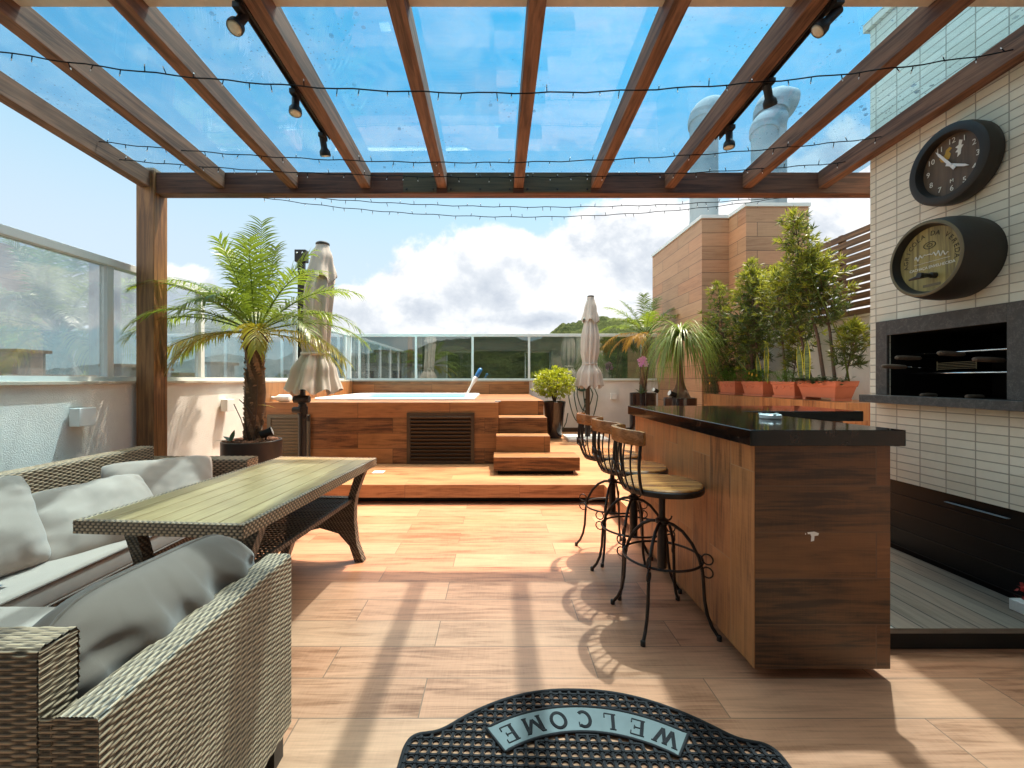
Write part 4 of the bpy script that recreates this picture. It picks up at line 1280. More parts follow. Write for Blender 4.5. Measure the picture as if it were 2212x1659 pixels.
# ================================================================== bar stools
def make_stool():
    s = thing('bar_stool', '', 'bar stool', (0, 0, 0), 0, 'iron bar stools along the bar')
    SZ = .745
    m = MB(); m.lathe([(.01, SZ-.012), (.198, SZ-.012), (.203, SZ-.006), (.203, SZ), (.196, SZ+.006), (.01, SZ+.007)], 48)
    m.build('seat', M['seatwood'], s, smooth=True, auto=35, local=True)
    m = MB(); m.lathe([(.19, SZ-.034), (.206, SZ-.034), (.2095, SZ-.026), (.2095, SZ-.008), (.2045, SZ-.003), (.2035, SZ-.013), (.19, SZ-.013)], 48, cap0=False, cap1=False)
    m.build('seat_rim', M['iron'], s, smooth=True, auto=35, local=True)
    m = MB(); m.lathe([(.018, .285), (.024, .29), (.026, .33), (.024, .53), (.017, .56), (.017, SZ-.035), (.055, SZ-.034), (.055, SZ-.030)], 16)
    m.build('column', M['iron'], s, smooth=True, auto=35, local=True)
    m = MB(); m.lathe([(.026, .525), (.034, .53), (.034, .548), (.022, .556)], 16)
    m.tube([(.03, 0, .54), (.055, .02, .545), (.06, .02, .56)], .005, 6)
    m.build('hub', M['iron'], s, smooth=True, auto=35, local=True)
    fr = MB()
    rg = [(.200*math.cos(2*PI*k/48), .200*math.sin(2*PI*k/48), .355) for k in range(48)]
    fr.tube(rg, .0065, 8, closed=True)
    fr.build('foot_ring', M['iron'], s, smooth=True, local=True)
    for k in range(4):
        a = R(45+90*k) + R(8)
        prof = [(.028, .535), (.060, .530), (.105, .505), (.150, .455), (.185, .390), (.203, .320), (.208, .250), (.212, .180), (.225, .110), (.248, .055), (.272, .022), (.282, .012)]
        ps = []
        for i in range(len(prof)-1):
            for q in range(3):
                t = q/3
                ps.append((prof[i][0]*(1-t)+prof[i+1][0]*t, prof[i][1]*(1-t)+prof[i+1][1]*t))
        ps.append(prof[-1])
        m = MB(); m.tube([(r*math.cos(a), r*math.sin(a), z) for r, z in ps], .0088, 8)
        lg = m.build('leg', M['iron'], s, smooth=True, local=True)
        m = MB(); m.lathe([(.0125, .0), (.0125, .022), (.009, .026)], 10, (.280*math.cos(a), .280*math.sin(a), 0))
        m.build('foot_cap', M['gun'], lg, local=True)
        for (dz, da) in ((.032, .035), (-.035, .035)):
            m = MB()
            c = Vector((.224*math.cos(a+da), .224*math.sin(a+da), .355+dz))
            t = Vector((-math.sin(a), math.cos(a), 0)); 
            rr_ = .026
            n = Vector((math.cos(a), math.sin(a), 0))
            m.tube([c + (n*math.cos(q)+Vector((0, 0, 1))*math.sin(q))*rr_ for q in [2*PI*i/18 for i in range(18)]], .004, 6, closed=True)
            m.build('scroll', M['iron'], lg, smooth=True, local=True)
    # backrest on the -x side
    A0, A1 = R(128), R(232)
    n = 22
    m = MB()
    rings = []
    for k in range(n+1):
        a = A0+(A1-A0)*k/n
        zz = .985 + .004*math.cos((a-PI)*2)
        e = .9 if k in (0, n) else 1.0
        pr = [(.232, -.035*e), (.262, -.035*e), (.268, 0), (.264, .037*e), (.236, .037*e), (.230, 0)]
        rings.append([m.av((r*math.cos(a), r*math.sin(a), zz+z+ (0.02))) for r, z in pr])
    for a, b in zip(rings[:-1], rings[1:]):
        for j in range(6): m.f.append([a[j], b[j], b[(j+1) % 6], a[(j+1) % 6]])
    m.f += [rings[0], rings[-1][::-1]]
    m.build('back_rail', M['railwood'], s, smooth=True, auto=40, local=True)
    ns = 9
    for k in range(ns):
        a = A0+R(5)+(A1-A0-R(10))*k/(ns-1)
        thick = .0085 if k in (0, ns-1) else .0048
        ps = []
        for i in range(11):
            t = i/10
            r = .206 + (.245-.206)*(t**.7) + .020*math.sin(PI*t)
            z = SZ-.022 + (.975-SZ+.022)*t
            aa = PI+(a-PI)*(1.0-.06*(1-t))
            ps.append((r*math.cos(aa), r*math.sin(aa), z))
        m = MB(); m.tube(ps, thick, 7); m.build('spindle', M['iron'], s, smooth=True, local=True)
    for k in range(3):
        a = PI + R(17)*(k-1)
        r = .259
        c = Vector((r*math.cos(a), r*math.sin(a), .838))
        t = Vector((-math.sin(a), math.cos(a), 0))
        m = MB(); m.tube([c+(t*math.cos(q)+Vector((0, 0, 1))*math.sin(q))*.024 for q in [2*PI*i/18 for i in range(18)]], .0042, 6, closed=True)
        m.build('back_scroll', M['iron'], s, smooth=True, local=True)
    return s
st = make_stool()
st.location = (.893, 2.32, 0); st.rotation_euler = (0, 0, R(-2))
st['label'] = 'iron bar stool with round wooden seat nearest the camera'
dup(st, (.885, 2.775, 0), R(3), 'middle one of the three iron bar stools')
dup(st, (.872, 3.235, 0), R(8), 'farthest iron bar stool, nearest the raised deck steps')

# ================================================================== wicker furniture
def weave_attr_mat(name, dark, light):
    m, n = new_mat(name)
    at = n.n('ShaderNodeAttribute', attribute_name='weave')
    tc = n.n('ShaderNodeTexCoord').outputs['Object']
    ns = n.noise(tc, 7.0, 4.0)
    f2 = n.noise(tc, 260.0, 2.0)
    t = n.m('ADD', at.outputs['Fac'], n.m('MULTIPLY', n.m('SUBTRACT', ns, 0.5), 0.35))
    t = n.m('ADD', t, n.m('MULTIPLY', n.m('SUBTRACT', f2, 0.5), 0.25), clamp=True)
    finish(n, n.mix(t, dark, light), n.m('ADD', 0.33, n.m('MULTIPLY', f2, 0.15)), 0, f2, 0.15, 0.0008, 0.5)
    return m
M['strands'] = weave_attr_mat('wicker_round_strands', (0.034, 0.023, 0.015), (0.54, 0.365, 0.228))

def woven(name, fn, S, T, parent, p=.0074, L=.054, amp=.0030, ns=5, nt=10, mat=None, seed=1):
    """fn(s, t) -> position, normal ; s across the strands, t along them"""
    rnd = random.Random(seed)
    rows = max(1, int(round(S/p))); NS = rows*ns; NTT = max(4, int(T/L*nt))
    rowv = [rnd.uniform(-.16, .16) for _ in range(rows+1)]
    verts, att, faces = [], [], []
    for i in range(NS+1):
        s = S*i/NS
        r = s/p
        row = min(rows, int(r)); f = (i % ns)/ns
        prof = abs(math.sin(PI*f))**.38
        for j in range(NTT+1):
            t = T*j/NTT
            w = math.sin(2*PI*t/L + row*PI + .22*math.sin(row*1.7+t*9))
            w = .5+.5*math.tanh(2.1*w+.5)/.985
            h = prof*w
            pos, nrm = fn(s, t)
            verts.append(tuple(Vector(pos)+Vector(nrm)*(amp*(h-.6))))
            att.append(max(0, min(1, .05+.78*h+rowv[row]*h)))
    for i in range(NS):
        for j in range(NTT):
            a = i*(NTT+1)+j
            faces.append((a, a+1, a+NTT+2, a+NTT+1))
    me = bpy.data.meshes.new(name)
    me.from_pydata(verts, [], faces)
    me.polygons.foreach_set('use_smooth', [True]*len(faces))
    at = me.attributes.new('weave', 'FLOAT', 'POINT')
    at.data.foreach_set('value', att)
    me.materials.append(mat or M['strands'])
    o = bpy.data.objects.new(name, me)
    COL.objects.link(o)
    adopt(o, parent)
    return o

def path_fn(pts, ext, rad=.016):
    """rounded polyline (2 components) -> s param ; returns f(s) -> (p, n)"""
    P = []
    for k, p in enumerate(pts):
        p = Vector(p)
        if 0 < k < len(pts)-1:
            a = (Vector(pts[k-1])-p).normalized(); b = (Vector(pts[k+1])-p).normalized()
            for q in range(7):
                t = q/6
                P.append((p+a*rad)*(1-t)**2 + p*2*t*(1-t) + (p+b*rad)*t**2)
        else: P.append(p)
    Ls = [0]
    for a, b in zip(P[:-1], P[1:]): Ls.append(Ls[-1]+(b-a).length)
    def f(s):
        s = min(max(s, 0), Ls[-1])
        for k in range(len(P)-1):
            if s <= Ls[k+1] or k == len(P)-2:
                t = (s-Ls[k])/max(1e-9, Ls[k+1]-Ls[k])
                d = (P[k+1]-P[k]).normalized()
                return P[k].lerp(P[k+1], t), Vector((-d.y, d.x))
    return f, Ls[-1]

# --- near sofa: tall back towards the camera, lower arm on the right
ns_ = thing('wicker_sofa', 'grey brown wicker sofa in the near corner with its arm along the tiled floor', 'sofa', (-1.2, 1.1, 0), 0, 'woven outdoor sofas')
AX0, AX1, AY0, AY1, AZ = -.803, -.716, .776, 1.505, .692
f, S = path_fn([(AX1, .10), (AX1, AZ), (AX0, AZ), (AX0, .58)], 1, .016)
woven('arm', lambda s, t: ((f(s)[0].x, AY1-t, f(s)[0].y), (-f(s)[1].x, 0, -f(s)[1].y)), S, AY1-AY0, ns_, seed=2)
woven('arm_end', lambda s, t: ((AX0+.004+(AX1-AX0-.008)*t/(AX1-AX0), AY1-.002, .10+s), (0, 1, 0)), AZ-.10-.006, AX1-AX0, ns_, seed=3)
woven('arm_near_end', lambda s, t: ((-.825+t, AY0+.0005, .10+s), (0, -1, 0)), AZ-.103, .825-.7175, ns_, seed=4)
BZT = .815
MB().box(AX0+.004, AX1-.004, AY0+.004, AY1-.004, .10, AZ-.004).build('arm_core', M['weave'], ns_)
f2, S2 = path_fn([(AY0-.002, .10), (AY0-.002, BZT), (AY0+.078, BZT), (AY0+.078, .70)], 1)
woven('backrest', lambda s, t: ((-1.95+t, f2(s)[0].x, f2(s)[0].y), (0, f2(s)[1].x, f2(s)[1].y)), S2, 1.95-.826, ns_, seed=5)
woven('backrest_end', lambda s, t: ((-.827, AY0+.002+t, .62+s), (1, 0, 0)), BZT-.62-.006, .072, ns_, seed=6)
MB().box(-1.95, -.812, AY0+.085, 1.49, .10, .32).build('seat_base', M['weave'], ns_)
for (x, y) in ((-.765, 1.455), (-.765, .83)):
    MB().box(x-.03, x+.03, y-.03, y+.03, .001, .102).build('leg', M['gun'], ns_)
cu = MB().box(-1.95, -.812, AY0+.09, 1.63, .322, .452).build('seat_cushion', M['fabric'], ns_, bevel=.03, seg=4)
for p_ in cu.data.polygons: p_.use_smooth = True

# --- long sofa on the left wall
ls = thing('wicker_sofa', 'long woven wicker sofa with its back to the white wall', 'sofa', (-2.4, 2, 0), 0, 'woven outdoor sofas')
f3, S3 = path_fn([(-2.57, .40), (-2.585, .80), (-2.70, .80), (-2.72, .15)], 1, .02)
woven('backrest', lambda s, t: ((f3(s)[0].x, 0.7+t, f3(s)[0].y), (-f3(s)[1].x, 0, -f3(s)[1].y)), S3, 2.55, ls, p=.0105, L=.054, amp=.0040, ns=4, nt=7, seed=8)
f4, S4 = path_fn([(3.245, .12), (3.245, .70), (3.40, .70), (3.40, .12)], 1, .02)
woven('arm', lambda s, t: ((-2.72+t, f4(s)[0].x, f4(s)[0].y), (0, f4(s)[1].x, f4(s)[1].y)), S4, .84, ls, p=.015, L=.045, ns=4, nt=6, seed=9)
woven('arm_end', lambda s, t: ((-1.879, 3.249+t, .12+s), (1, 0, 0)), .575, .148, ls, p=.015, L=.045, ns=4, nt=6, seed=10)
MB().box(-2.70, -1.90, .30, 3.243, .10, .335).build('seat_base', M['weave_fine'], ls)
cu = MB().box(-2.575, -1.875, .30, 3.24, .337, .462).build('seat_cushion', M['fabric'], ls, bevel=.028, seg=4)
for p_ in cu.data.polygons: p_.use_smooth = True
for (x, y) in ((-1.93, 3.35), (-2.66, 3.35), (-1.93, .4)):
    MB().box(x-.03, x+.03, y-.03, y+.03, .001, .102).build('leg', M['gun'], ls)
m = MB()
m.tube([(-1.874, .32, .448), (-1.874, 3.2, .448)], .005, 6); m.tube([(-1.874, .32, .352), (-1.874, 3.2, .352)], .005, 6)
m.build('piping', M['fabric_dark'], ls, smooth=True)

# ------------------------------------------------------------------ pillows
def pillow(name, w, h, t, center, wdir, up, seed, label, mat, wrk=.012, folds=0.0, pinch=.07, nu=64, nv=44, sag=0.0, rnd=0.0):
    wdir = Vector(wdir).normalized(); up = Vector(up)
    up = (up - wdir*up.dot(wdir)).normalized(); nr = wdir.cross(up)
    C = Vector(center)
    mb = MB()
    def prof(a, b):
        return max(0.0, (1-abs(a)**3.2)*(1-abs(b)**3.0))**.52
    def pt(a, b, side):
        x = a*w/2*(1-pinch*(1-b*b)**1.0*abs(a)**2)
        y = b*h/2*(1-pinch*1.2*(1-a*a)*abs(b)**2)
        k = prof(a, b)
        x *= 1-rnd*.30*abs(b)**4; y *= 1-rnd*.55*abs(a)**6
        z = side*t/2*k
        q = Vector((a*2.1+seed, b*1.6, seed*1.7+side))
        edge = max(abs(a), abs(b))
        # creases running in from the seams
        cr = math.sin(11*b+4*mnoise.noise(Vector((a*1.5, b*2, seed))))*max(0, abs(a)-.35)*1.3
        cr += math.sin(13*a+4*mnoise.noise(Vector((b*1.5, a*2, seed+9))))*max(0, abs(b)-.45)*1.1
        z += side*wrk*k*(cr + 1.6*mnoise.noise(q*1.3) + .25*mnoise.noise(q*3.1))
        if folds:
            ff = math.sin(15.0*a + 3.2*mnoise.noise(Vector((b*1.4, a*1.2, seed))) + 2.2*b)
            z += side*folds*k*(abs(ff)**.7*(1 if ff > 0 else -1))*(.35+.65*(.5-.5*b))
            z += side*folds*.9*k*mnoise.noise(Vector((a*3.3, b*2.1, seed+4)))
        y -= sag*(1-a*a)*(.5+.5*b)
        return C + wdir*x + up*y + nr*z
    for side in (1, -1):
        def f(i, j):
            a = i*2-1; b = j*2-1
            a = math.sin(a*PI/2); b = math.sin(b*PI/2)
            if side < 0: a = -a
            return pt(a, b, side)
        mb.grid(f, nu, nv)
    o = mb.build(name, mat, None, smooth=True)
    bm = bmesh.new(); bm.from_mesh(o.data); bmesh.ops.remove_doubles(bm, verts=bm.verts, dist=.0004); bm.to_mesh(o.data); bm.free()
    tag(o, label, 'pillow', 'grey scatter cushions')
    pp = MB()
    ring = []
    for k in range(64):
        s = k/16
        if s < 1: a, b = -1+2*s, -1
        elif s < 2: a, b = 1, -1+2*(s-1)
        elif s < 3: a, b = 1-2*(s-2), 1
        else: a, b = -1, 1-2*(s-3)
        ring.append(pt(a, b, 1))
    pp.tube(ring, .0045, 6, closed=True)
    pp.build('piping', mat, o, smooth=True)
    return o
pillow('pillow', .70, .40, .26, (-.915, 1.165, .615), (.045, 1, -.03), (-.02, 0, 1), 1.3, 'large dark grey cushion with deep folds leaning on the near wicker arm', M['fabric_dark'], .012, .020, .0, 130, 80, rnd=.55)
pillow('pillow', .62, .44, .20, (-2.235, 2.87, .585), (.42, .36, 0), (-.75, .45, 1), 2.7, 'light grey cushion at the far end of the long sofa', M['fabric'], .014, rnd=.2)
pillow('pillow', .60, .46, .22, (-2.12, 2.27, .575), (.22, .5, 0.03), (-.80, .15, .72), 4.1, 'light grey cushion lying tilted in the middle of the long sofa', M['fabric'], .013, rnd=.2)
pillow('pillow', .58, .46, .22, (-2.20, 1.75, .655), (.08, .5, 0), (-.45, .05, 1), 6.2, 'light grey cushion cut off by the left edge of the photo', M['fabric'], .011, rnd=.2)
m = MB()
m.grid(lambda i, j: (-2.09+.10*i, 1.64+.10*j, .468+.022*math.sin(PI*j)*(1-.3*i)+.004*math.sin(i*20)), 16, 16)
tw_ = m.build('towel', M['plastic'], None, smooth=True)
tag(tw_, 'corner of a white towel with a blue edge on the long sofa seat', 'towel')
m = MB(); m.grid(lambda i, j: (-1.989+.014*i, 1.64+.10*j, .466+.016*math.sin(PI*j)), 4, 16)
m.build('blue_edge', M['blueplastic'], tw_, smooth=True)

# ------------------------------------------------------------------ table
tb_loc = (-1.312, 2.475, 0)
ta = thing('dining_table', 'wicker dining table with an olive slatted resin top', 'table', tb_loc, R(-4.7))
TW, TL = .74, 1.475
def loc(b): return b
m = MB()
nb = 7
iw = TW-.05
for k in range(nb):
    x0 = -iw/2+iw*k/nb; x1 = -iw/2+iw*(k+1)/nb
    m.box(x0+.0022, x1-.0022, -TL/2+.024, TL/2-.024, .703, .721)
m.build('tabletop', M['resin'], ta, local=True, bevel=.0015)
MB().box(-iw/2, iw/2, -TL/2+.026, TL/2-.026, .690, .702).build('underboard', M['gun'], ta, local=True)
def woven_local(name, fn, S, T, seed, p=.012, L=.024, amp=.004, ns=4, nt=6):
    o = woven(name, fn, S, T, ta, p, L, amp, ns, nt, seed=seed)
    o.matrix_parent_inverse = Matrix()
    return o
f5, S5 = path_fn([(-.0, .666), (.0, .723), (-.026, .723), (-.026, .700)], 1, .010)
woven_local('edge_band', lambda s, t: ((TW/2+f5(s)[0].x, TL/2-t, f5(s)[0].y), (-f5(s)[1].x, 0, -f5(s)[1].y)), S5, TL, 21)
woven_local('edge_band', lambda s, t: ((-TW/2-f5(s)[0].x, -TL/2+t, f5(s)[0].y), (f5(s)[1].x, 0, -f5(s)[1].y)), S5, TL, 22)
woven_local('edge_band', lambda s, t: ((-TW/2+t, -TL/2-f5(s)[0].x, f5(s)[0].y), (0, f5(s)[1].x, -f5(s)[1].y)), S5, TW, 23)
woven_local('edge_band', lambda s, t: ((TW/2-t, TL/2+f5(s)[0].x, f5(s)[0].y), (0, -f5(s)[1].x, -f5(s)[1].y)), S5, TW, 24)
half = [(.335, .664), (.300, .575), (.268, .485), (.252, .40), (.250, .29), (.268, .13), (.318, .001), (.255, .001), (.215, .115), (.135, .20), (0.0, .235)]
inn = [(.205, .455), (.235, .555), (.272, .664)]
poly = half + [(-a, b) for a, b in half[-2::-1]] + [(-a, b) for a, b in inn[::-1]] + inn
for y in (-.545, .64):
    m = MB(); m.prism(poly, y-.028, y+.028, 'y')
    m.build('leg_panel', M['weave_fine'], ta, local=True)
MB().box(-.33, .33, .60, .676, .664, .690).build('cross_rail', M['weave_fine'], ta, local=True)
MB().box(-.33, .33, -.58, -.51, .664, .690).build('cross_rail', M['weave_fine'], ta, local=True)
m = MB()
for k in range(15):
    x = -.205+.41*k/14
    m.box(x-.006, x+.006, -.515, .610, .436, .442)
for k in range(38):
    y = -.51+1.115*k/37
    m.box(-.215, .215, y-.006, y+.006, .4425, .4475)
sh = m.build('shelf', M['weave_fine'], ta, local=True)
m = MB(); m.box(.212, .236, -.515, .610, .425, .452); m.box(-.236, -.212, -.515, .610, .425, .452)
m.build('shelf_edge', M['weave_fine'], sh, local=True)

# ================================================================== door mat
mt = thing('door_mat', 'black rubber lattice door mat with WELCOME on a grey arched band', 'door mat', (.32, 1.4, 0))
half_out = [(.0, 1.789), (.10, 1.785), (.20, 1.765), (.30, 1.728), (.40, 1.672), (.47, 1.618), (.515, 1.578), (.55, 1.558), (.585, 1.551), (.615, 1.545), (.637, 1.528), (.648, 1.50), (.650, 1.46), (.650, 1.06), (.63, 1.02), (.0, 1.02)]
MC, MROT = Vector((.325, 1.4, 0)), R(-1.9)
def mw(x, y, z):
    c, s = math.cos(MROT), math.sin(MROT)
    dy = y-1.4
    return (MC.x + x*c - dy*s, 1.4 + x*s + dy*c, z)
out = half_out + [(-a, b) for a, b in half_out[-2:0:-1]]
def inside(x, y, inset=.0):
    # point in polygon plus distance to the outline
    c = False; n = len(out); dmin = 9
    for k in range(n):
        x1, y1 = out[k]; x2, y2 = out[(k+1) % n]
        if (y1 > y) != (y2 > y) and x < (x2-x1)*(y-y1)/(y2-y1)+x1: c = not c
        dx, dy = x2-x1, y2-y1; q = max(0, min(1, ((x-x1)*dx+(y-y1)*dy)/(dx*dx+dy*dy+1e-12)))
        dmin = min(dmin, math.hypot(x-x1-q*dx, y-y1-q*dy))
    return c and dmin > inset
BCY, BR0, BR1, BA = 1.062, .512, .634, R(35.5)
def inband(x, y, g=0.0):
    r = math.hypot(x, y-BCY); a = math.atan2(x, y-BCY)
    return BR0-g < r < BR1+g and abs(a) < BA+g/.57
m = MB()
px_, py_ = .0375, .0335
def mbox(x0, x1, y0, y1, z0, z1):
    i = [m.av(mw(x, y, z)) for z in (z0, z1) for y in (y0, y1) for x in (x0, x1)]
    for q in ((0, 2, 3, 1), (4, 5, 7, 6), (0, 1, 5, 4), (2, 6, 7, 3), (0, 4, 6, 2), (1, 3, 7, 5)):
        m.f.append([i[k] for k in q])
ny = 24; nx = 19
for j in range(-1, ny):
    y = 1.03+py_*j
    for i in range(-nx*2, nx*2):
        x = (i+.5)*px_/2
        if inside(x, y, .004) and not inband(x, y, .006):
            mbox(x-px_/4, x+px_/4, y-.0042, y+.0042, .002, .0105)
for i in range(-nx, nx+1):
    x = i*px_
    for j in range(-2, ny*2):
        y = 1.03+py_/2*(j+.5)
        if inside(x, y, .004) and not inband(x, y, .006):
            mbox(x-.0046, x+.0046, y-py_/4, y+py_/4, .002, .0112)
# small round-backed webs that make each hole a half moon, and nubs on the crossings
for j in range(-1, ny):
    for i in range(-nx, nx+1):
        x, y = i*px_, 1.03+py_*j
        if inside(x, y, .008) and not inband(x, y, .010):
            b = []
            for k in range(8):
                a = 2*PI*k/8
                b.append((m.av(mw(x+.0085*math.cos(a), y+.0085*math.sin(a), .003)), m.av(mw(x+.0075*math.cos(a), y+.0075*math.sin(a), .0145))))
            m.f.append([q[1] for q in b])
            for k in range(8): m.f.append([b[k][0], b[(k+1) % 8][0], b[(k+1) % 8][1], b[k][1]])
        xc, yc = x+px_/2, y+py_/2
        if inside(xc, yc, .014) and not inband(xc, yc, .016):
            # arch of rubber along the far side of the hole
            ro, ri = .0145, .0115
            arc = [(math.cos(a), math.sin(a)) for a in [PI*k/6 for k in range(7)]]
            for a, b_ in zip(arc[:-1], arc[1:]):
                q = [mw(xc+a[0]*ro, yc-.003+a[1]*ro, .009), mw(xc+b_[0]*ro, yc-.003+b_[1]*ro, .009), mw(xc+b_[0]*ri, yc-.003+b_[1]*ri, .009), mw(xc+a[0]*ri, yc-.003+a[1]*ri, .009)]
                m.quad(*q[::-1])
                q2 = [mw(xc+a[0]*ri, yc-.003+a[1]*ri, .009), mw(xc+b_[0]*ri, yc-.003+b_[1]*ri, .009), mw(xc+b_[0]*ri, yc-.003+b_[1]*ri, .001), mw(xc+a[0]*ri, yc-.003+a[1]*ri, .001)]
                m.quad(*q2)
m.build('lattice', M['rubber'], mt)
def smooth_loop(pts, it=2):
    for _ in range(it):
        q = []
        for k in range(len(pts)):
            a, b = Vector(pts[k]), Vector(pts[(k+1) % len(pts)])
            q += [a*.75+b*.25, a*.25+b*.75]
        pts = q
    return pts
m2 = MB(); m2.tube([mw(p.x, p.y, .0085) for p in smooth_loop([Vector((a, b, 0)) for a, b in out])], .0075, 6, closed=True)
m2.build('border', M['rubber'], mt, smooth=True)
m2 = MB()
n = 40
ro = [m2.av(mw(BR1*math.sin(a), BCY+BR1*math.cos(a), .0125)) for a in [-BA+2*BA*k/n for k in range(n+1)]]
ri = [m2.av(mw(BR0*math.sin(a), BCY+BR0*math.cos(a), .0125)) for a in [-BA+2*BA*k/n for k in range(n+1)]]
for k in range(n): m2.f.append([ro[k], ri[k], ri[k+1], ro[k+1]])
bd = m2.build('name_band', M['matband'], mt)
edge = [mw(BR1*math.sin(a), BCY+BR1*math.cos(a), .012) for a in [-BA+2*BA*k/n for k in range(n+1)]] + [mw(BR0*math.sin(a), BCY+BR0*math.cos(a), .012) for a in [BA-2*BA*k/n for k in range(n+1)]]
m2 = MB(); m2.tube(edge, .0055, 6, closed=True); m2.build('band_edge', M['rubber'], bd, smooth=True)
# serif letters built from ribbed strokes, read from the terrace side
def stroke_letter(ch):
    """strokes in a box x -0.5..0.5, y -0.5..0.5"""
    S = []
    if ch == 'W':
        S = [[(-.52, .5), (-.24, -.5)], [(-.24, -.5), (0, .42)], [(0, .42), (.24, -.5)], [(.24, -.5), (.52, .5)], [(-.66, .5), (-.36, .5)], [(.36, .5), (.66, .5)], [(-.14, .46), (.14, .46)]]
    if ch == 'E':
        S = [[(-.22, .5), (-.22, -.5)], [(-.36, .5), (.34, .5)], [(-.36, -.5), (.36, -.5)], [(-.22, .02), (.18, .02)], [(.34, .5), (.34, .30)], [(.36, -.5), (.36, -.26)], [(.18, .13), (.18, -.09)]]
    if ch == 'L':
        S = [[(-.14, .5), (-.14, -.5)], [(-.30, .5), (.04, .5)], [(-.30, -.5), (.34, -.5)], [(.34, -.5), (.34, -.22)]]
    if ch == 'C':
        S = [[(.36*math.cos(a)+.02, .5*math.sin(a)) for a in [R(50+260*k/16) for k in range(17)]], [(.30, .5), (.30, .22)]]
    if ch == 'O':
        S = [[(.40*math.cos(a), .5*math.sin(a)) for a in [R(360*k/22) for k in range(23)]]]
    if ch == 'M':
        S = [[(-.42, -.5), (-.42, .5)], [(-.42, .5), (0, -.32)], [(0, -.32), (.42, .5)], [(.42, .5), (.42, -.5)], [(-.56, -.5), (-.28, -.5)], [(.28, -.5), (.56, -.5)], [(-.56, .5), (-.38, .5)], [(.38, .5), (.56, .5)]]
    return S
for i, ch in enumerate('WELCOME'):
    m2 = MB()
    a = R(29.5) - R(59)*i/6
    cx_, cy_ = .570*math.sin(a), BCY+.570*math.cos(a)
    up_ = Vector((-math.sin(a), -math.cos(a))); rt_ = Vector((up_.y, -up_.x))
    for stroke in stroke_letter(ch):
        P_ = [Vector((cx_, cy_))+rt_*(x*.066)+up_*(y*.072) for x, y in stroke]
        main = len(stroke) > 2 or abs(stroke[0][1]-stroke[1][1]) > .5
        for off in ((-.0042, 0, .0042) if main else (0,)):
            q = []
            for k, p in enumerate(P_):
                t = (P_[min(k+1, len(P_)-1)]-P_[max(k-1, 0)]).normalized()
                p = p+Vector((-t.y, t.x))*off
                q.append(mw(p.x, p.y, .0135))
            m2.tube(q, .0024, 5)
    m2.build('letter', M['rubber'], bd)

# ================================================================== plants
def blade(mb, p0, d, L, w, up, bend=0.0, seg=3, fold=0.0, tip=0.0):
    """one narrow leaf: tapered strip from p0 along d, bending down"""
    d = Vector(d).normalized(); s = d.cross(Vector(up))
    if s.length < 1e-4: s = d.orthogonal()
    s.normalize()
    p = Vector(p0); prev = None
    for k in range(seg+1):
        t = k/seg
        ww = w*(.35+.65*math.sin(min(1, t*1.9+.25)*PI/2)) if t < .45 else w*max(tip, (1-((t-.45)/.55)**1.4))
        a = mb.av(p - s*ww/2); b = mb.av(p + s*ww/2)
        if prev: mb.f.append([prev[0], prev[1], b, a])
        prev = (a, b)
        d = (d + Vector((0, 0, -bend/seg))).normalized()
        p = p + d*(L/seg)

def frond_mesh(rng, base, az, el, L, droop, nleaf, leafL, leafW, hang=.5, vee=.55):
    """feather frond; returns (rachis MB, leaflets MB)"""
    ra, lf = MB(), MB()
    pts = []
    d = Vector((math.cos(az)*math.cos(el), math.sin(az)*math.cos(el), math.sin(el)))
    p = Vector(base); n = 22
    side0 = Vector((-math.sin(az), math.cos(az), 0))
    for k in range(n+1):
        pts.append((p.copy(), d.copy()))
        g = droop*(.25+1.5*(k/n)**1.3)/n
        d = (d + Vector((0, 0, -g)) + side0*rng.uniform(-.012, .012)).normalized()
        p = p + d*(L/n)
    ra.tube([q[0] for q in pts], [.0085*(1-.86*k/n) for k in range(n+1)], 5)
    for k in range(nleaf):
        t = .17 + .83*(k+rng.uniform(-.3, .3))/nleaf
        x = min(n-1e-4, max(0, t*n)); i = int(x); f = x-i
        q = pts[i][0].lerp(pts[min(i+1, n)][0], f); dd = pts[i][1]
        sd = dd.cross(Vector((0, 0, 1)))
        sd = sd.normalized() if sd.length > 1e-3 else side0
        upv = sd.cross(dd).normalized()
        env = math.sin(min(1.0, (t-.08)/.38)*PI/2)*(1.0-.50*max(0, (t-.55)/.45)**1.3)
        for s in (1, -1):
            ll = leafL*env*rng.uniform(.85, 1.12)
            fw = .45+.85*t
            dv = sd*s*1.0 + dd*fw + upv*(vee*(1-t*.4)+rng.uniform(-.15, .15))
            blade(lf, q, dv, ll, leafW*rng.uniform(.8, 1.15), upv, hang*rng.uniform(.7, 1.5), 5)
    return ra, lf

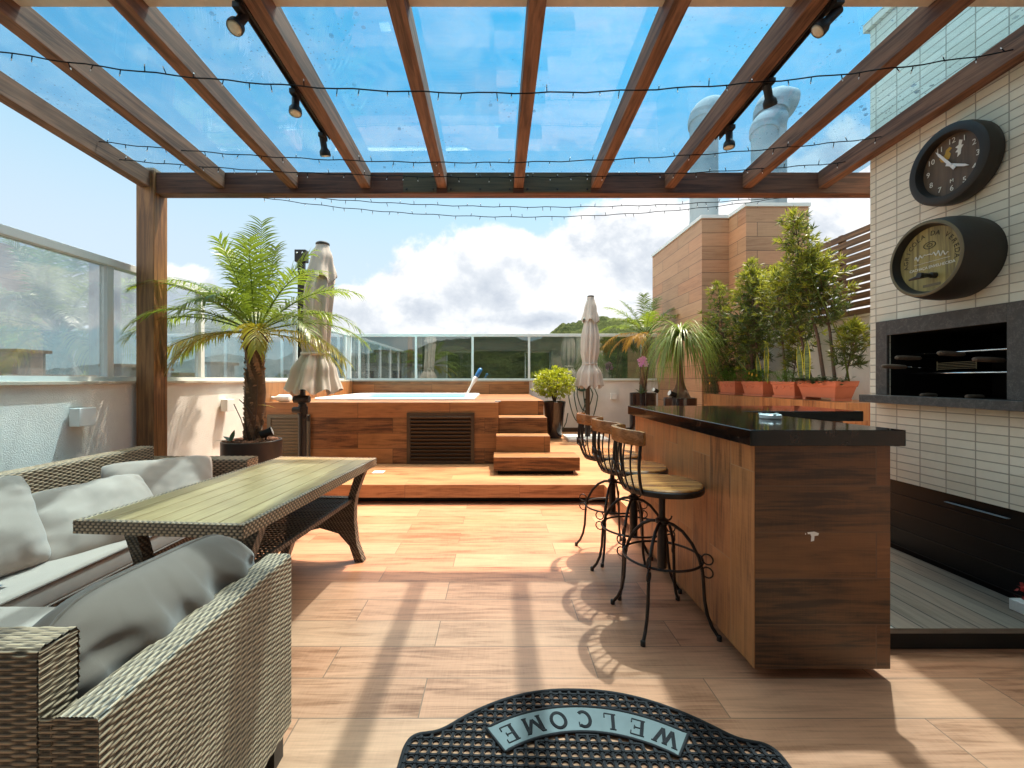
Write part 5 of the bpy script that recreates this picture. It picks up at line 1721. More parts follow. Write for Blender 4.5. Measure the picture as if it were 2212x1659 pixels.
def palm(label, base, th, tr, fr, seed, lean=(0, 0), oldmat='frond_y', scale=1.0, name='palm_tree', lw=.0140, nleaf=38, leafL=.27):
    rng = random.Random(seed)
    e = thing(name, label, 'palm', base)
    B = Vector(base)
    m = MB()
    n = 26; N = 18
    prof = []
    rg = []
    for k in range(n+1):
        t = k/n
        r = tr*(1.0+.16*math.sin(t*7+seed)+.28*max(0, t-.75)/.25*1.0)
        c = B+Vector((lean[0]*t+.012*math.sin(t*6+seed), lean[1]*t, th*t))
        rg.append([m.av(c+Vector((math.cos(2*PI*j/N), math.sin(2*PI*j/N), 0))*(r*(1+.10*mnoise.noise(Vector((j*1.3, k*.9, seed)))))) for j in range(N)])
    for a, b in zip(rg[:-1], rg[1:]):
        for j in range(N): m.f.append([a[j], a[(j+1) % N], b[(j+1) % N], b[j]])
    tk = m.build('trunk', M['trunk'], e, smooth=True)
    m = MB()
    ns = int(th/.026)
    for k in range(ns):
        for j in range(7):
            t = (k+.3)/ns
            a = 2*PI*(j/7+.5*(k % 2)/7) + k*.35
            r = tr*(1.0+.28*max(0, t-.75)/.25)
            c = B+Vector((lean[0]*t, lean[1]*t, th*t))
            o = Vector((math.cos(a), math.sin(a), 0)); s = Vector((-o.y, o.x, 0))
            w = tr*.34*rng.uniform(.7, 1.1); h = .030*rng.uniform(.8, 1.4); out_ = .016*rng.uniform(.6, 1.5)*(1+1.4*max(0, t-.8)/.2)
            p = c+o*r*.97
            q = [p-s*w, p+s*w, p+s*w*.6+o*out_+Vector((0, 0, h)), p-s*w*.6+o*out_+Vector((0, 0, h))]
            m.quad(*q); q3 = p+o*out_*.3+Vector((0, 0, h*1.1))
            m.tri(q[2], q[3], q3); m.tri(q[1], q[2], q3); m.tri(q[3], q[0], q3)
    m.build('leaf_scars', M['scar'], tk)
    top = B+Vector((lean[0], lean[1], th-.02))
    m = MB()
    for k in range(46):
        a = rng.uniform(0, 2*PI); el = rng.uniform(.1, 1.0)
        o = Vector((math.cos(a), math.sin(a), 0))
        p = top+o*tr*rng.uniform(.7, 1.1)+Vector((0, 0, rng.uniform(-.14, .03)))
        blade(m, p, o*math.cos(el)+Vector((0, 0, math.sin(el))), rng.uniform(.06, .15), .020, (0, 0, 1), .25, 2, tip=.3)
    m.build('dead_stubs', M['trunk'], e)
    for (az, el, L, dr, kind) in fr:
        b = top+Vector((math.cos(R(az)), math.sin(R(az)), 0))*tr*.5 + Vector((0, 0, .02+.07*max(0, el)/90))
        ra, lf = frond_mesh(rng, b, R(az), R(el), L*scale*1.06, dr*(1.3 if el < 56 else 1.1), nleaf, leafL*scale, lw*scale, hang=.85 if kind != 'y' else 1.3)
        mt_ = {'g': 'frond', 'y': oldmat}[kind]
        f = lf.build('frond', M[mt_], e)
        ra.build('rachis', M[mt_], f, smooth=True)
    return e

def pot_round(name, label, c, r, h, mat, soil='soil', taper=1.0, thick=.02):
    e = thing(name, label, 'plant pot', c)
    m = MB(); m.lathe([(r*taper, .001), (r, h-.004), (r-.004, h), (r-thick, h), (r-thick-.004, h-.012), (r-thick-.006, h-.06)], 56, c, cap1=False)
    m.build('body', M[mat], e, smooth=True, auto=35)
    m = MB(); 
    def f(i, j):
        a = 2*PI*i; q = (r-thick-.004)*j
        x, y = q*math.cos(a), q*math.sin(a)
        return (c[0]+x, c[1]+y, c[2]+h-.035+.02*(1-j)+.012*mnoise.noise(Vector((x*30, y*30, 1))))
    m.grid(f, 40, 10)
    m.build('soil', M[soil], e, smooth=True)
    return e

# --- big palm in the graphite pot
PP = (-2.262, 3.99, 0)
p1 = pot_round('plant_pot', 'wide graphite grey round pot holding the large palm', PP, .252, .742, 'pot', thick=.018)
rng = random.Random(3)
m = MB()
for k in range(210):
    a = rng.uniform(0, 2*PI); q = .225*math.sqrt(rng.random())
    m.M = Matrix.Translation((PP[0]+q*math.cos(a), PP[1]+q*math.sin(a), .722+rng.uniform(0, .02)+.015*(1-q/.225))) @ Matrix.Rotation(rng.uniform(0, 6.28), 4, 'Z') @ Matrix.Rotation(rng.uniform(-.6, .6), 4, 'X')
    sx, sy, sz = rng.uniform(.014, .028), rng.uniform(.009, .015), rng.uniform(.006, .011)
    m.lathe([(sx*.35, -sz), (sx, -sz*.2), (sx*.9, sz*.5), (sx*.4, sz)], 6)
m.M = None
stuff(m.build('bark_chips', M['bark'], p1, smooth=True))
# fronds: (azimuth from +x, elevation, length, droop, kind)
fr = [(95, 84, .98, .12, 'g'), (70, 78, .80, .45, 'g'), (150, 70, .82, .75, 'g'), (20, 66, .85, .70, 'g'), (250, 72, .74, .7, 'g'), (-70, 72, .74, .7, 'g'),
      (5, 44, .95, 1.05, 'g'), (-28, 50, .92, 1.1, 'g'), (35, 48, .9, 1.0, 'g'), (178, 48, .98, 1.05, 'g'), (205, 44, .95, 1.15, 'g'), (148, 50, .9, 1.0, 'g'),
      (-8, 26, .98, 1.15, 'g'), (22, 20, .96, 1.1, 'g'), (-38, 22, .92, 1.2, 'g'), (170, 26, 1.0, 1.05, 'g'), (196, 22, .98, 1.2, 'g'), (222, 28, .88, 1.3, 'g'), (135, 30, .85, 1.0, 'g'),
      (-12, 6, .92, 1.0, 'y'), (184, 4, .92, 1.0, 'y'), (12, -2, .80, 1.1, 'y'), (205, 2, .72, 1.5, 'y'), (-62, 18, .62, 1.8, 'y'), (250, 40, .7, 1.5, 'g'), (60, 38, .85, 1.1, 'g'), (110, 42, .85, 1.0, 'g'), (165, 8, .85, 1.0, 'g'), (-100, 50, .6, 1.6, 'g')]
palm('large feathery palm with a scaly trunk in the graphite pot', (PP[0]+.01, PP[1], .71), 1.02, .074, fr, 5, lean=(.02, .0))

# orchid cutting at the palm foot, small black spotlight in the pot
def strap_leaves(e, base, specs, mat, seed=1):
    m = MB()
    for (az, el, L, w, bd) in specs:
        a, l = R(az), R(el)
        blade(m, base, (math.cos(a)*math.cos(l), math.sin(a)*math.cos(l), math.sin(l)), L, w, (0, 0, 1), bd, 6)
    return m.build('leaf', M[mat], e, smooth=True)
oc = thing('orchid', 'small leafless-looking orchid with one bright yellow leaf on the palm trunk', 'orchid', (PP[0]+.12, PP[1]-.12, .75))
strap_leaves(oc, (PP[0]+.10, PP[1]-.14, 1.07), [(0, 12, .20, .032, .6)], 'yellow')
strap_leaves(oc, (PP[0]-.10, PP[1]-.16, .755), [(150, 30, .13, .045, .5), (200, 15, .13, .04, .4), (10, 30, .14, .05, .5), (100, 55, .12, .04, .3)], 'darkleaf')
m = MB()
for (p, q) in (((-.02, -.1, .75), (.10, -.14, 1.07)), ((.07, -.1, .75), (.115, -.12, 1.30)), ((-.06, -.1, 1.12), (.10, -.13, .95)), ((.02, -.13, .80), (-.09, -.13, 1.08))):
    a = Vector(PP)+Vector(p); b = Vector(PP)+Vector(q)
    m.tube([a, a.lerp(b, .5)+Vector((.02, -.02, .01)), b], .004, 5)
m.build('root', M['stem'], oc)
def garden_spot(p, yaw, label):
    e = thing('garden_spotlight', label, 'spotlight', p)
    P = Vector(p)
    MB().tube([P, P+Vector((0, 0, .05))], .008, 6).build('spike', M['black'], e)
    m = MB(); m.M = Matrix.Translation(P+Vector((0, 0, .075))) @ Matrix.Rotation(yaw, 4, 'Z') @ Matrix.Rotation(R(70), 4, 'Y')
    m.lathe([(.028, -.05), (.036, -.045), (.036, .035), (.042, .04), (.042, .055)], 16)
    m.build('lamp_head', M['black'], e, smooth=True, auto=40)
    m = MB(); m.M = Matrix.Translation(P+Vector((0, 0, .075))) @ Matrix.Rotation(yaw, 4, 'Z') @ Matrix.Rotation(R(70), 4, 'Y')
    m.lathe([(.039, .0555), (.02, .058)], 16); m.build('lens', M['alu'], e)
garden_spot((PP[0]+.155, PP[1]-.05, .735), R(20), 'small black spotlight stuck in the graphite palm pot')

# --- second palm, far right, in a tall black pot
P2_ = (2.84, 8.35, DZ)
pot_round('plant_pot', 'tall glossy black round pot under the smaller palm', P2_, .245, .845, 'blackpot')
fr2 = [(90, 82, .72, .3, 'g'), (40, 66, .78, .6, 'g'), (140, 62, .80, .7, 'g'), (0, 52, .85, .75, 'g'), (180, 48, .88, .8, 'g'), (-20, 40, .85, .8, 'g'), (200, 36, .85, 1.0, 'g'), (25, 30, .85, .8, 'g'),
       (160, 28, .85, 1.0, 'g'), (260, 50, .7, 1.2, 'g'), (300, 45, .7, 1.2, 'g'), (-5, 16, .8, .9, 'g'), (186, 10, .86, 1.2, 'y'), (170, 0, .75, 1.5, 'y'), (215, 5, .65, 1.6, 'y'), (320, 15, .6, 1.5, 'g'), (70, 45, .8, .8, 'g'), (110, 35, .8, .9, 'g'), (240, 12, .55, 1.8, 'y')]
palm('smaller palm with drooping orange old fronds near the far railing', (P2_[0], P2_[1], DZ+.80), 1.17, .062, fr2, 11, lean=(.06, 0), oldmat='frond_o', nleaf=36, leafL=.23)
ox = thing('orchid', 'pink flowering orchid at the foot of the smaller palm', 'orchid', (2.72, 8.12, 1.03))
strap_leaves(ox, (2.74, 8.12, 1.03), [(150, 35, .22, .06, .8), (30, 40, .24, .06, .8), (200, 50, .20, .06, .7), (330, 50, .2, .06, .8), (80, 65, .25, .05, .5), (270, 60, .18, .05, .9)], 'darkleaf')
MB().tube([(2.74, 8.12, 1.03), (2.70, 8.10, 1.35), (2.72, 8.08, 1.62), (2.76, 8.05, 1.70)], .006, 6).build('stem', M['stem'], ox)
for k, (dx, dz) in enumerate(((.0, .0), (.06, -.01), (.02, .06), (-.04, .03), (.05, .05), (-.02, -.05), (.08, -.05))):
    m = MB()
    c = Vector((2.70+dx, 8.0, 1.63+dz))
    for q in range(5):
        a = 2*PI*q/5+.3
        blade(m, c, (math.cos(a), -.25, math.sin(a)), .05, .045, (0, -1, 0), .1, 3, tip=.4)
    m.build('flower', M['pink'], ox)
garden_spot((2.975, 8.02, 1.02), R(200), 'black spotlight in the pot of the smaller palm')

# --- ponytail palm
P3 = (2.69, 6.30, DZ)
pot_round('plant_pot', 'glossy black round pot of the ponytail palm', P3, .228, .835, 'blackpot')
e = thing('ponytail_palm', 'ponytail palm with a swollen base and long hanging green leaves', 'palm', (P3[0], P3[1], 1.0))
m = MB(); c = (P3[0], P3[1], 1.0)
m.lathe([(.150, .0), (.152, .03), (.115, .09), (.075, .17), (.050, .26), (.038, .45), (.034, .75), (.040, .92), (.03, .97)], 20, c, mod=lambda th, z, k: 1+.10*math.sin(5*th+k)+.05*math.sin(11*th))
m.build('trunk', M['trunk'], e, smooth=True)
rng = random.Random(8)
for layer in range(6):
    m = MB()
    for k in range(62):
        a = rng.uniform(0, 2*PI)
        el = R(rng.uniform(25, 74) if layer > 1 else rng.uniform(5, 60))
        L = rng.uniform(.65, 1.10)
        p = Vector((P3[0], P3[1], 1.88+rng.uniform(-.03, .09)))
        d = Vector((math.cos(a)*math.cos(el), math.sin(a)*math.cos(el), math.sin(el)))
        s = d.cross(Vector((0, 0, 1))); s.normalize()
        prev = None; n = 16; w = rng.uniform(.010, .017)
        kk = rng.uniform(3.0, 4.4)
        for q in range(n+1):
            t = q/n
            ww = w*(1-.9*t**2.2)
            i0, i1 = m.av(p-s*ww/2), m.av(p+s*ww/2)
            if prev: m.f.append([prev[0], prev[1], i1, i0])
            prev = (i0, i1)
            d = (d+Vector((0, 0, -kk*(1.1-.5*t)/n))).normalized()
            d = (d+Vector((rng.uniform(-.05, .05), rng.uniform(-.05, .05), 0))).normalized()
            p = p+d*(L/n)
    m.build('leaf_mop', M['pony'], e)
garden_spot((P3[0]-.15, P3[1]-.10, 1.015), R(190), 'black spotlight in the pot of the ponytail palm')

# --- round bright bush in a tall tapered black pot
PB = (1.10, 8.15, DZ)
e = thing('plant_pot', 'tall tapered glossy black pot of the round bush', 'plant pot', PB)
m = MB(); m.lathe([(.135, .001), (.15, .15), (.195, .55), (.215, .68), (.205, .69), (.195, .67), (.19, .62)], 40, PB, cap1=False)
m.build('body', M['blackpot'], e, smooth=True, auto=35)
m = MB(); m.lathe([(.192, .63), (.01, .65)], 30, PB, cap0=False); m.build('soil', M['soil'], e)
bs = thing('round_bush', 'round bright yellow green bush in the tapered black pot', 'bush', (PB[0], PB[1], .85))
rng = random.Random(21)
m = MB()
for k in range(9):
    a = rng.uniform(0, 6.28); b = rng.uniform(.2, .6)
    p = Vector((PB[0], PB[1], .82)); q = p+Vector((math.cos(a)*.25*b*2, math.sin(a)*.25*b*2, .35+.2*(1-b)))
    m.tube([p, p.lerp(q, .5)+Vector((0, 0, .05)), q], [.012, .008, .004], 6)
m.build('stems', M['stem'], bs)
m = MB()
cB = Vector((PB[0], PB[1], 1.235))
for k in range(560):
    v = Vector((rng.gauss(0, 1), rng.gauss(0, 1), rng.gauss(0, 1))).normalized()
    rr = rng.random()**.33
    lump = 1+.22*mnoise.noise(v*2.2+Vector((3, 1, 2)))
    c = cB+Vector((v.x*.40, v.y*.40, v.z*.30))*rr*lump
    if c.z < 1.0 and rng.random() < .5: continue
    for q in range(9):
        d = (v*.8+Vector((rng.gauss(0, 1), rng.gauss(0, 1), rng.gauss(0, .8)+.3))*.75).normalized()
        blade(m, c+Vector((rng.uniform(-.02, .02), rng.uniform(-.02, .02), rng.uniform(-.02, .02))), d, rng.uniform(.035, .055), rng.uniform(.016, .024), (rng.uniform(-1, 1), rng.uniform(-1, 1), 1), .1, 3)
m.build('foliage', M['box'], bs)

# --- terracotta planters on the ledge
LZ = 1.071
def planter(label, yc, L, D, H, xc, fancy=True, big=False):
    e = thing('planter', label, 'planter', (xc, yc, LZ), 0, 'terracotta planters on the ledge')
    base = LZ
    if fancy:
        MB().box(xc-D*.46, xc+D*.46, yc-L*.46, yc+L*.46, LZ+.001, LZ+.028).build('saucer', M['terracotta'], e, bevel=.006)
        base = LZ+.029
    def ringp(fx, fy, z): return [(xc-fx, yc-fy, z), (xc+fx, yc-fy, z), (xc+fx, yc+fy, z), (xc-fx, yc+fy, z)]
    zt = LZ+H
    m = MB()
    specs = [(D*.37, L*.42, base), (D*.47, L*.475, zt-.035), (D*.50, L*.50, zt-.034), (D*.505, L*.505, zt), (D*.46, L*.475, zt), (D*.45, L*.465, zt-.03)]
    if big: specs = [(D*.36, L*.40, base+.03), (D*.45, L*.46, zt-.065), (D*.475, L*.475, zt-.06), (D*.50, L*.50, zt-.004), (D*.50, L*.50, zt), (D*.46, L*.475, zt), (D*.45, L*.465, zt-.03)]
    rr = [[m.av(p) for p in ringp(*s)] for s in specs]
    m.f.append(rr[0][::-1])
    for a, b in zip(rr[:-1], rr[1:]):
        for k in range(4): m.f.append([a[k], a[(k+1) % 4], b[(k+1) % 4], b[k]])
    m.build('trough', M['terracotta'], e, bevel=.004)
    m = MB(); m.f.append([m.av(p) for p in ringp(D*.452, L*.466, zt-.022)]); m.build('soil', M['soil'], e)
    if fancy:
        m = MB()
        for s in (-.30, 0, .30):       # swags on the long face and the panel joints
            cy = yc+s*L
            pts = []
            for k in range(9):
                t = k/8; a = PI*t
                z = zt-.055-.035*math.sin(a)
                x = xc-(D*.37+(D*.47-D*.37)*((z-base)/(zt-.035-base)))-.002
                pts.append((x, cy+.038-.076*t, z))
            m.tube(pts, .004, 5)
        m.build('swag', M['terracotta'], e, smooth=True)
    if big:
        m = MB()
        for sy in (-1, 1): m.box(xc-D*.36, xc+D*.36, yc+sy*L*.40-(.05 if sy > 0 else -.0), yc+sy*L*.40+(.0 if sy > 0 else .05), LZ+.001, base+.029)
        m.build('foot', M['terracotta'], e)
    return zt
zb = planter('largest terracotta planter with plain sides, nearest the brick wall', 4.78, .60, .25, .215, 3.66, False, True)
planter('terracotta planter with swags next to the largest planter', 5.32, .44, .20, .205, 3.63)
planter('terracotta planter with swags second from the far end of the ledge', 5.92, .50, .20, .205, 3.61)
planter('terracotta planter with swags at the far end of the ledge', 6.55, .50, .20, .205, 3.59)

def leaf_tuft(mb, p, d, rng, n=12, L=.065, w=.0115):
    d = Vector(d).normalized()
    for k in range(n):
        v = (d*1.0+Vector((rng.gauss(0, 1), rng.gauss(0, 1), rng.gauss(0, 1)))*.75).normalized()
        blade(mb, p+v*.004, v, L*rng.uniform(.7, 1.2), w*rng.uniform(.8, 1.2), (rng.uniform(-1, 1), rng.uniform(-1, 1), rng.uniform(-.2, 1)), rng.uniform(0, .3), 2)

def yew(label, base, stems, seed, dens=1.0, tuft=12, L=.085):
    """stems: list of polylines (offsets from base) with a branch spread and a bare fraction"""
    rng = random.Random(seed)
    e = thing('yew_shrub', label, 'shrub', base, 0, 'upright shrubs in the terracotta planters')
    B = Vector(base)
    lo, hi = MB(), MB()
    for (poly, spread, bare, r0) in stems:
        pts = [B+Vector(p) for p in poly]
        fine = []
        for k in range(len(pts)-1):
            for q in range(6): fine.append(pts[k].lerp(pts[k+1], q/6))
        fine.append(pts[-1])
        n = len(fine)
        sm_ = MB(); sm_.tube(fine, [r0*(1-.75*k/n) for k in range(n)], 7)
        so_ = sm_.build('stem', M['stem'], e, smooth=True)
        tw = MB()
        nb_ = int(n*4.4*dens)
        for b in range(nb_):
            t = bare+(1-bare)*(b+rng.random())/nb_
            i = min(n-1, int(t*(n-1)))
            p = fine[i]
            a = b*2.4+rng.uniform(-.5, .5)
            env = spread*(.45+.75*math.sin(PI*min(1, max(0, (t-bare)/(1-bare))*.85+.1)))*rng.uniform(.5, 1.15)*(1.15-.55*t)
            d = Vector((math.cos(a), math.sin(a), rng.uniform(.15, .75))).normalized()
            q = p+d*env
            mid = p.lerp(q, .5)+Vector((0, 0, -.02*env))
            tw.tube([p, mid, q], [.0045, .0035, .002], 4)
            k = max(2, int(env/.062))
            for s in range(k):
                f = (s+1)/k
                pp = p.lerp(q, f)+Vector((rng.uniform(-.02, .02), rng.uniform(-.02, .02), rng.uniform(-.012, .02)))
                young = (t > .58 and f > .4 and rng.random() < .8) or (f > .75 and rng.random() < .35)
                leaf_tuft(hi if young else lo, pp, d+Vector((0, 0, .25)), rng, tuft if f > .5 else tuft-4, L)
        for s in range(4): leaf_tuft(hi, fine[-1]+Vector((rng.uniform(-.03, .03), rng.uniform(-.03, .03), rng.uniform(-.05, .02))), (0, 0, 1), rng, tuft+4, L)
        tw.build('twigs', M['stem'], so_)
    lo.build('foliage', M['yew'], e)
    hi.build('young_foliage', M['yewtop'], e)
    return e
yew('tallest yew shrub, leaning stems with a cloud-like top, in the largest planter', (3.66, 4.80, zb-.02), [
    ([(0, .0, 0), (-.05, .03, .5), (-.14, .08, 1.0), (-.20, .10, 1.45), (-.26, .12, 1.92)], .26, .42, .020),
    ([(.04, -.10, 0), (.0, -.08, .55), (-.06, -.05, 1.05), (-.12, .02, 1.45)], .30, .38, .018),
    ([(-.02, .16, 0), (-.10, .22, .5), (-.18, .32, 1.0), (-.24, .40, 1.30)], .26, .35, .015),
    ([(.05, -.22, 0), (.10, -.24, .35), (.12, -.26, .62)], .16, .25, .008)], 31, .95)
yew('yew shrub with a bare lower stem in the planter beside the largest', (3.63, 5.36, LZ+.19), [
    ([(0, .03, 0), (-.03, .05, .5), (-.06, .08, .95), (-.10, .10, 1.42)], .26, .30, .016),
    ([(.0, -.08, 0), (.04, -.10, .35), (.06, -.12, .65)], .18, .2, .009)], 32, .8)
yew('dense dark yew shrub in the planter second from the far end', (3.61, 5.95, LZ+.19), [
    ([(0, .1, 0), (-.03, .1, .6), (-.02, .06, 1.15), (-.05, .04, 1.66)], .32, .22, .019),
    ([(-.02, -.08, 0), (-.06, -.06, .6), (-.1, -.06, 1.1), (-.14, -.06, 1.5)], .30, .2, .017),
    ([(.03, .2, 0), (.06, .24, .5), (.04, .26, 1.0)], .24, .15, .013)], 33, 1.0)
yew('slender yew shrub at the far end of the ledge against the tower', (3.56, 6.58, LZ+.19), [
    ([(-.02, .0, 0), (-.05, .02, .5), (-.10, .05, 1.0), (-.14, .06, 1.5)], .30, .12, .016),
    ([(.02, .14, 0), (-.10, .16, .45), (-.22, .18, .85)], .24, .1, .012)], 34, .95)

def herbs(label, yc, L, xc, z, seed, mat, name='leafy_plant', n=110, h=.14, flower=None, wide=.022, cat='plant'):
    rng = random.Random(seed)
    e = thing(name, label, cat, (xc, yc, z))
    m, s = MB(), MB()
    for k in range(n):
        p = Vector((xc+rng.uniform(-.09, .07), yc+rng.uniform(-.47, .47)*L, z-.02))
        q = p+Vector((rng.uniform(-.09, .05), rng.uniform(-.08, .08), h*rng.uniform(.35, 1.15)))
        s.tube([p, p.lerp(q, .5)+Vector((rng.uniform(-.01, .01), 0, .01)), q], .0015, 4)
        for j in range(5):
            a = rng.uniform(0, 6.28)
            blade(m, q+Vector((0, 0, rng.uniform(-.04, .01))), (math.cos(a), math.sin(a), rng.uniform(-.2, .7)), rng.uniform(.03, .055), wide, (0, 0, 1), .4, 3)
    m.build('leaves', M[mat], e)
    s.build('stems', M[mat], e)
    if flower:
        for k in range(flower):
            m = MB(); c = Vector((xc-.10+rng.uniform(-.03, .02), yc+rng.uniform(-.4, .4)*L, z+h*rng.uniform(.3, .9)))
            for q in range(6):
                a = 2*PI*q/6; blade(m, c, (-.3, math.cos(a), math.sin(a)), .022, .018, (-1, 0, 0), .1, 2, tip=.5)
            m.build('flower', M['orange'], e)
herbs('leafy green herbs in the planter at the far end', 6.55, .50, 3.57, LZ+.205, 41, 'herb', n=120, h=.20)
herbs('fresh green fern-like leaves with orange flowers in the second planter', 5.92, .50, 3.59, LZ+.205, 42, 'herb', n=120, h=.17, flower=3)
herbs('feathery pale green plant in the planter beside the largest', 5.32, .42, 3.60, LZ+.205, 43, 'herb', n=70, h=.15, wide=.013)
herbs('low dark green leaves spilling over the rim of the largest planter', 4.78, .60, 3.62, zb, 44, 'darkleaf', n=90, h=.06, wide=.032)
herbs('wild yellow flowering weeds at the tower foot beside the ponytail palm', 6.9, .35, 3.50, LZ+.02, 45, 'darkleaf', n=60, h=.5, flower=3)

def snake(label, base, specs, seed):
    rng = random.Random(seed)
    e = thing('snake_plant', label, 'snake plant', base)
    B = Vector(base)
    for (dx, dy, lx, ly, L, w) in specs:
        for part in (0, 1):
            m = MB(); prev = None; n = 14
            for k in range(n+1):
                t = k/n
                p = B+Vector((dx+lx*t, dy+ly*t, L*t))
                ww = w*(.55+.45*math.sin(min(1, t*1.8)*PI/2))*(1-max(0, (t-.55)/.45)**2.0)
                s = Vector((.25, -1, 0)).normalized(); f = Vector((-1, -.25, 0)).normalized()
                if part == 0:
                    idx = [m.av(p-s*ww*.72-f*.000), m.av(p+f*(-.006)), m.av(p+s*ww*.72)]
                else:
                    idx = [m.av(p-s*ww-f*.002), m.av(p-s*ww*.72-f*.001), m.av(p+s*ww*.72-f*.001), m.av(p+s*ww-f*.002)]
                if prev:
                    if part == 0:
                        for q in (0, 1): m.f.append([prev[q], prev[q+1], idx[q+1], idx[q]])
                    else:
                        m.f.append([prev[0], prev[1], idx[1], idx[0]]); m.f.append([prev[2], prev[3], idx[3], idx[2]])
                prev = idx
            if part == 0: lf = m.build('leaf', M['snake'], e, smooth=True)
            else: m.build('leaf_margin', M['yellow'], lf, smooth=True)
mm, n_ = new_mat('banded_snake_leaf')
tc_ = n_.n('ShaderNodeTexCoord').outputs['Object']
mp_ = n_.n('ShaderNodeMapping', {'Vector': tc_, 'Scale': (6, 6, 45)})
wv_ = n_.noise(mp_.outputs[0], 1.5, 4.0, 0.6, 0.8)
finish(n_, n_.mix(n_.smooth(wv_, .42, .58), (0.022, 0.055, 0.018), (0.16, 0.22, 0.07)), 0.35, sub=(0.1, (0.2, 0.3, 0.05)))
M['snake'] = mm
snake('pair of yellow edged snake plant blades in the largest planter', (3.60, 5.0, zb-.02), [(-.02, .05, -.02, .03, .46, .040), (-.03, -.06, -.02, -.015, .50, .042)], 1)
snake('three yellow edged snake plant blades in the second planter', (3.57, 5.72, LZ+.18), [(0, .10, -.02, .05, .40, .040), (-.01, -.05, -.02, -.02, .38, .034), (.03, .02, .0, .0, .60, .040), (0, .2, -.04, .5, .42, .022)], 2)
# tall spidery dracaena-like shoot by the brick wall
e = thing('dracaena', 'thin arching green shoot with strap leaves beside the brick wall', 'plant', (3.72, 4.60, zb-.02))
pts = [Vector((3.74, 4.56, zb-.02)), Vector((3.68, 4.58, zb+.4)), Vector((3.54, 4.64, zb+.8)), Vector((3.44, 4.68, zb+1.1)), Vector((3.42, 4.70, zb+1.28))]
MB().tube(pts, [.010, .009, .008, .006, .004], 7).build('stem', M['pony'], e, smooth=True)
rng = random.Random(77); m = MB()
for k in range(46):
    t = .45+.55*k/46; x = t*4; i = min(3, int(x)); p = pts[i].lerp(pts[i+1], x-i)
    a = k*2.4; blade(m, p, (math.cos(a), math.sin(a), rng.uniform(.3, .9)), rng.uniform(.16, .27), .015, (0, 0, 1), 1.3, 6)
m.build('leaves', M['pony'], e)

# ================================================================== parasols
def canopy(mb, c0, c1, prof, folds, amp, seed, n=120):
    c0, c1 = Vector(c0), Vector(c1)
    rg = []
    for (t, r, a) in prof:
        c = c0.lerp(c1, t)
        ring = []
        for j in range(n):
            th = 2*PI*j/n
            w = math.sin(folds*th+seed+2.0*mnoise.noise(Vector((math.cos(th), math.sin(th), t*1.5+seed))))
            w2 = math.sin(folds*2.1*th+seed*2+3*t)
            q = r*(1+a*amp*(w*.8+w2*.3+.5*mnoise.noise(Vector((math.cos(th)*2, math.sin(th)*2, t*5+seed)))))
            dz = 0
            if t >= prof[-1][0]-1e-6: dz = .035*w+.03*mnoise.noise(Vector((math.cos(th)*2, math.sin(th)*2, seed)))
            ring.append(mb.av(c+Vector((q*math.cos(th), q*math.sin(th)*.9, dz))))
        rg.append(ring)
    for a, b in zip(rg[:-1], rg[1:]):
        for j in range(n): mb.f.append([a[j], a[(j+1) % n], b[(j+1) % n], b[j]])
def interp(prof, k=5):
    out_ = []
    for a, b in zip(prof[:-1], prof[1:]):
        for q in range(k):
            t = q/k; s = t*t*(3-2*t)
            out_.append((a[0]*(1-t)+b[0]*t, a[1]*(1-s)+b[1]*s, a[2]*(1-t)+b[2]*t))
    out_.append(prof[-1])
    return out_
u1 = thing('parasol', 'closed beige cantilever parasol on a dark mast behind the large palm', 'parasol', (-2.26, 5.0, DZ), 0, 'closed beige parasols')
T1, B1 = at(697, 530, 5.0), at(676, 846, 5.0)
m = MB(); canopy(m, T1, B1, interp([(0, .062, .05), (.12, .10, .25), (.30, .150, .5), (.50, .145, .6), (.68, .150, .6), (.735, .135, .6), (.86, .215, .75), (1.0, .275, .8)]), 8, .30, 1.0)
cn = m.build('canopy', M['canopy'], u1, smooth=True)
m = MB(); canopy(m, T1+Vector((0, 0, .012)), T1.lerp(B1, .245), interp([(0, .070, .05), (.4, .125, .3), (1.0, .168, .6)]), 6, .30, 2.2)
m.build('vent_flap', M['canopy'], cn, smooth=True)
m = MB(); m.lathe([(.072, -.008), (.078, .0), (.076, .014), (.055, .028), (.01, .034)], 24, T1+Vector((0, 0, .008))); m.build('cap', M['gun'], cn, smooth=True, auto=40)
tie = T1.lerp(B1, .738)
m = MB(); m.tube([tie+Vector((.150*math.cos(a), .138*math.sin(a), .01*math.sin(a))) for a in [2*PI*k/32 for k in range(32)]], .014, 6, closed=True, flat=1.4); m.build('strap', M['canopy'], cn, smooth=True)
MB().box(-2.295, -2.225, 4.97, 5.03, 1.02, 2.74).build('mast', M['gun'], u1, bevel=.004)
mp = MB().box(-2.325, -2.195, 4.955, 5.045, 2.66, 2.80).build('mast_plate', M['gun'], u1, bevel=.006)
for dx in (-.03, .03):
    m = MB(); m.M = Matrix.Translation((-2.26+dx, 4.954, 2.76)) @ Matrix.Rotation(R(90), 4, 'X'); m.lathe([(.011, 0), (.011, .006), (.006, .01)], 10); m.build('bolt', M['steel'], mp)
MB().tube([(-2.25, 5.0, DZ+.001), (-2.25, 5.0, 1.02)], .045, 20).build('pole', M['gun'], u1, smooth=True, auto=40)
m = MB()
m.tube([(-2.25, 5.0, .90), (-2.25, 5.0, .985)], .058, 20); m.tube([(-2.34, 4.98, 1.075), (-2.16, 4.98, 1.075)], .042, 12); m.tube([(-2.33, 4.95, .95), (-2.23, 4.93, .95)], .036, 14)
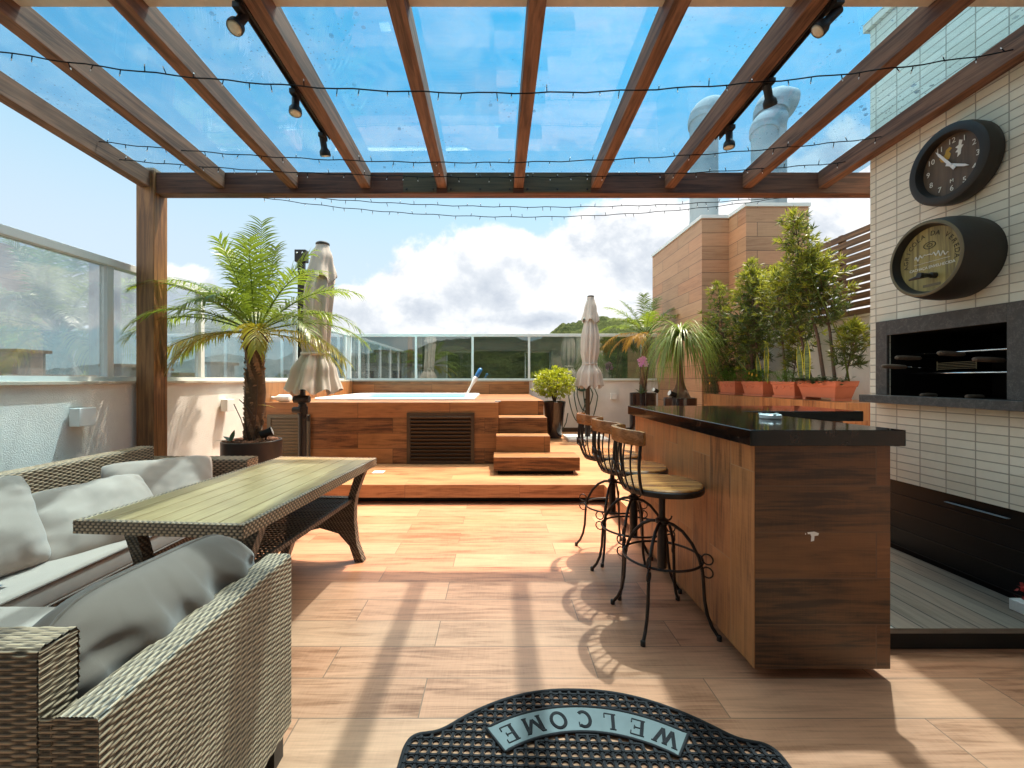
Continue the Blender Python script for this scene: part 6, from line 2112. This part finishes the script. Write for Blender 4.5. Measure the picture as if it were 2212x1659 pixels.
m.tube([(-2.25, 4.98, .85), (-2.16, 4.96, .85)], .012, 8); m.tube([(-2.165, 4.96, .82), (-2.165, 4.96, .885)], .016, 8)
m.build('clamp', M['gun'], u1, smooth=True, auto=40)
MB().box(-2.55, -1.95, 4.72, 5.28, DZ+.001, DZ+.05).build('base_plate', M['gun'], u1, bevel=.005)

UY = 8.0
u2 = thing('parasol', 'closed beige parasol on a straight pole in front of the far wall', 'parasol', (1.71, UY, DZ), 0, 'closed beige parasols')
T2, B2 = at(1276, 642, UY), at(1273, 836, UY)
m = MB(); canopy(m, T2, B2, interp([(0, .055, .05), (.25, .105, .35), (.45, .150, .55), (.60, .150, .6), (.735, .118, .6), (.86, .20, .7), (1.0, .225, .8)]), 9, .28, 4.0)
cn = m.build('canopy', M['canopy'], u2, smooth=True)
m = MB(); canopy(m, T2+Vector((0, 0, .012)), T2.lerp(B2, .27), interp([(0, .062, .05), (.5, .115, .3), (1.0, .160, .6)]), 6, .28, 5.2)
m.build('vent_flap', M['canopy'], cn, smooth=True)
m = MB(); m.lathe([(.058, -.008), (.066, .0), (.06, .016), (.03, .026), (.01, .03)], 24, T2+Vector((0, 0, .008))); m.build('cap', M['gun'], cn, smooth=True, auto=40)
tie = T2.lerp(B2, .738)
m = MB(); m.tube([tie+Vector((.130*math.cos(a), .118*math.sin(a), .01*math.sin(a))) for a in [2*PI*k/32 for k in range(32)]], .012, 6, closed=True, flat=1.4); m.build('strap', M['canopy'], cn, smooth=True)
MB().tube([(1.70, UY, DZ+.05), (1.70, UY, 1.4)], .040, 18).build('pole', M['bronze'], u2, smooth=True, auto=40)
m = MB(); m.tube([(1.70, UY, DZ+.04), (1.70, UY, DZ+.38)], .052, 18); m.tube([(1.645, UY-.02, .93), (1.70, UY, .93)], .02, 8); m.build('sleeve', M['gun'], u2, smooth=True, auto=40)
sb_ = tag(MB().box(1.28, 2.02, 7.62, 8.32, DZ+.001, DZ+.048).build('marble_slab', M['marble'], None, bevel=.006), 'pale marble slab under the pole of the far parasol', 'slab')

# hose hanging behind the parasol pole
hz_ = thing('garden_hose', 'dark green garden hose hanging in loops on the far wall behind the parasol', 'hose', (1.76, FY-.08, .9))
m = MB()
for (a, b, dpt) in ((-.18, .10, .62), (-.30, .16, .75), (-.12, .24, .52), (.02, .34, .70)):
    pts = []
    for k in range(25):
        t = k/24; x = a+(b-a)*t
        z = 1.16 - dpt*(math.sin(PI*t)**.6)
        pts.append((1.80+a*.3+(x-a*.3)*(1.0 if 0 < k < 24 else .7), FY-.07-.02*math.sin(7*t), z))
    m.tube(pts, .011, 6)
m.tube([(1.5, FY-.09, .6), (1.46, FY-.1, .4), (1.36, FY-.2, .24), (1.2, FY-.3, .213), (1.05, FY-.34, .213)], .011, 6)
m.build('loops', M['hose'], hz_, smooth=True)
m = MB(); m.lathe([(.0, 0), (.10, .0), (.11, .02), (.07, .03), (.07, .07), (.11, .08), (.11, .09)], 20, (1.80, FY-.002, 1.15), True, True, None, 'z')
hk = MB(); hk.M = Matrix.Translation((1.80, FY-.002, 1.16)) @ Matrix.Rotation(R(90), 4, 'X')
hk.lathe([(.10, 0), (.11, .01), (.07, .02), (.07, .06), (.11, .07), (.10, .08)], 20)
hk.build('hanger', M['hanger'] if 'hanger' in M else M['hose'], hz_, smooth=True, auto=40)
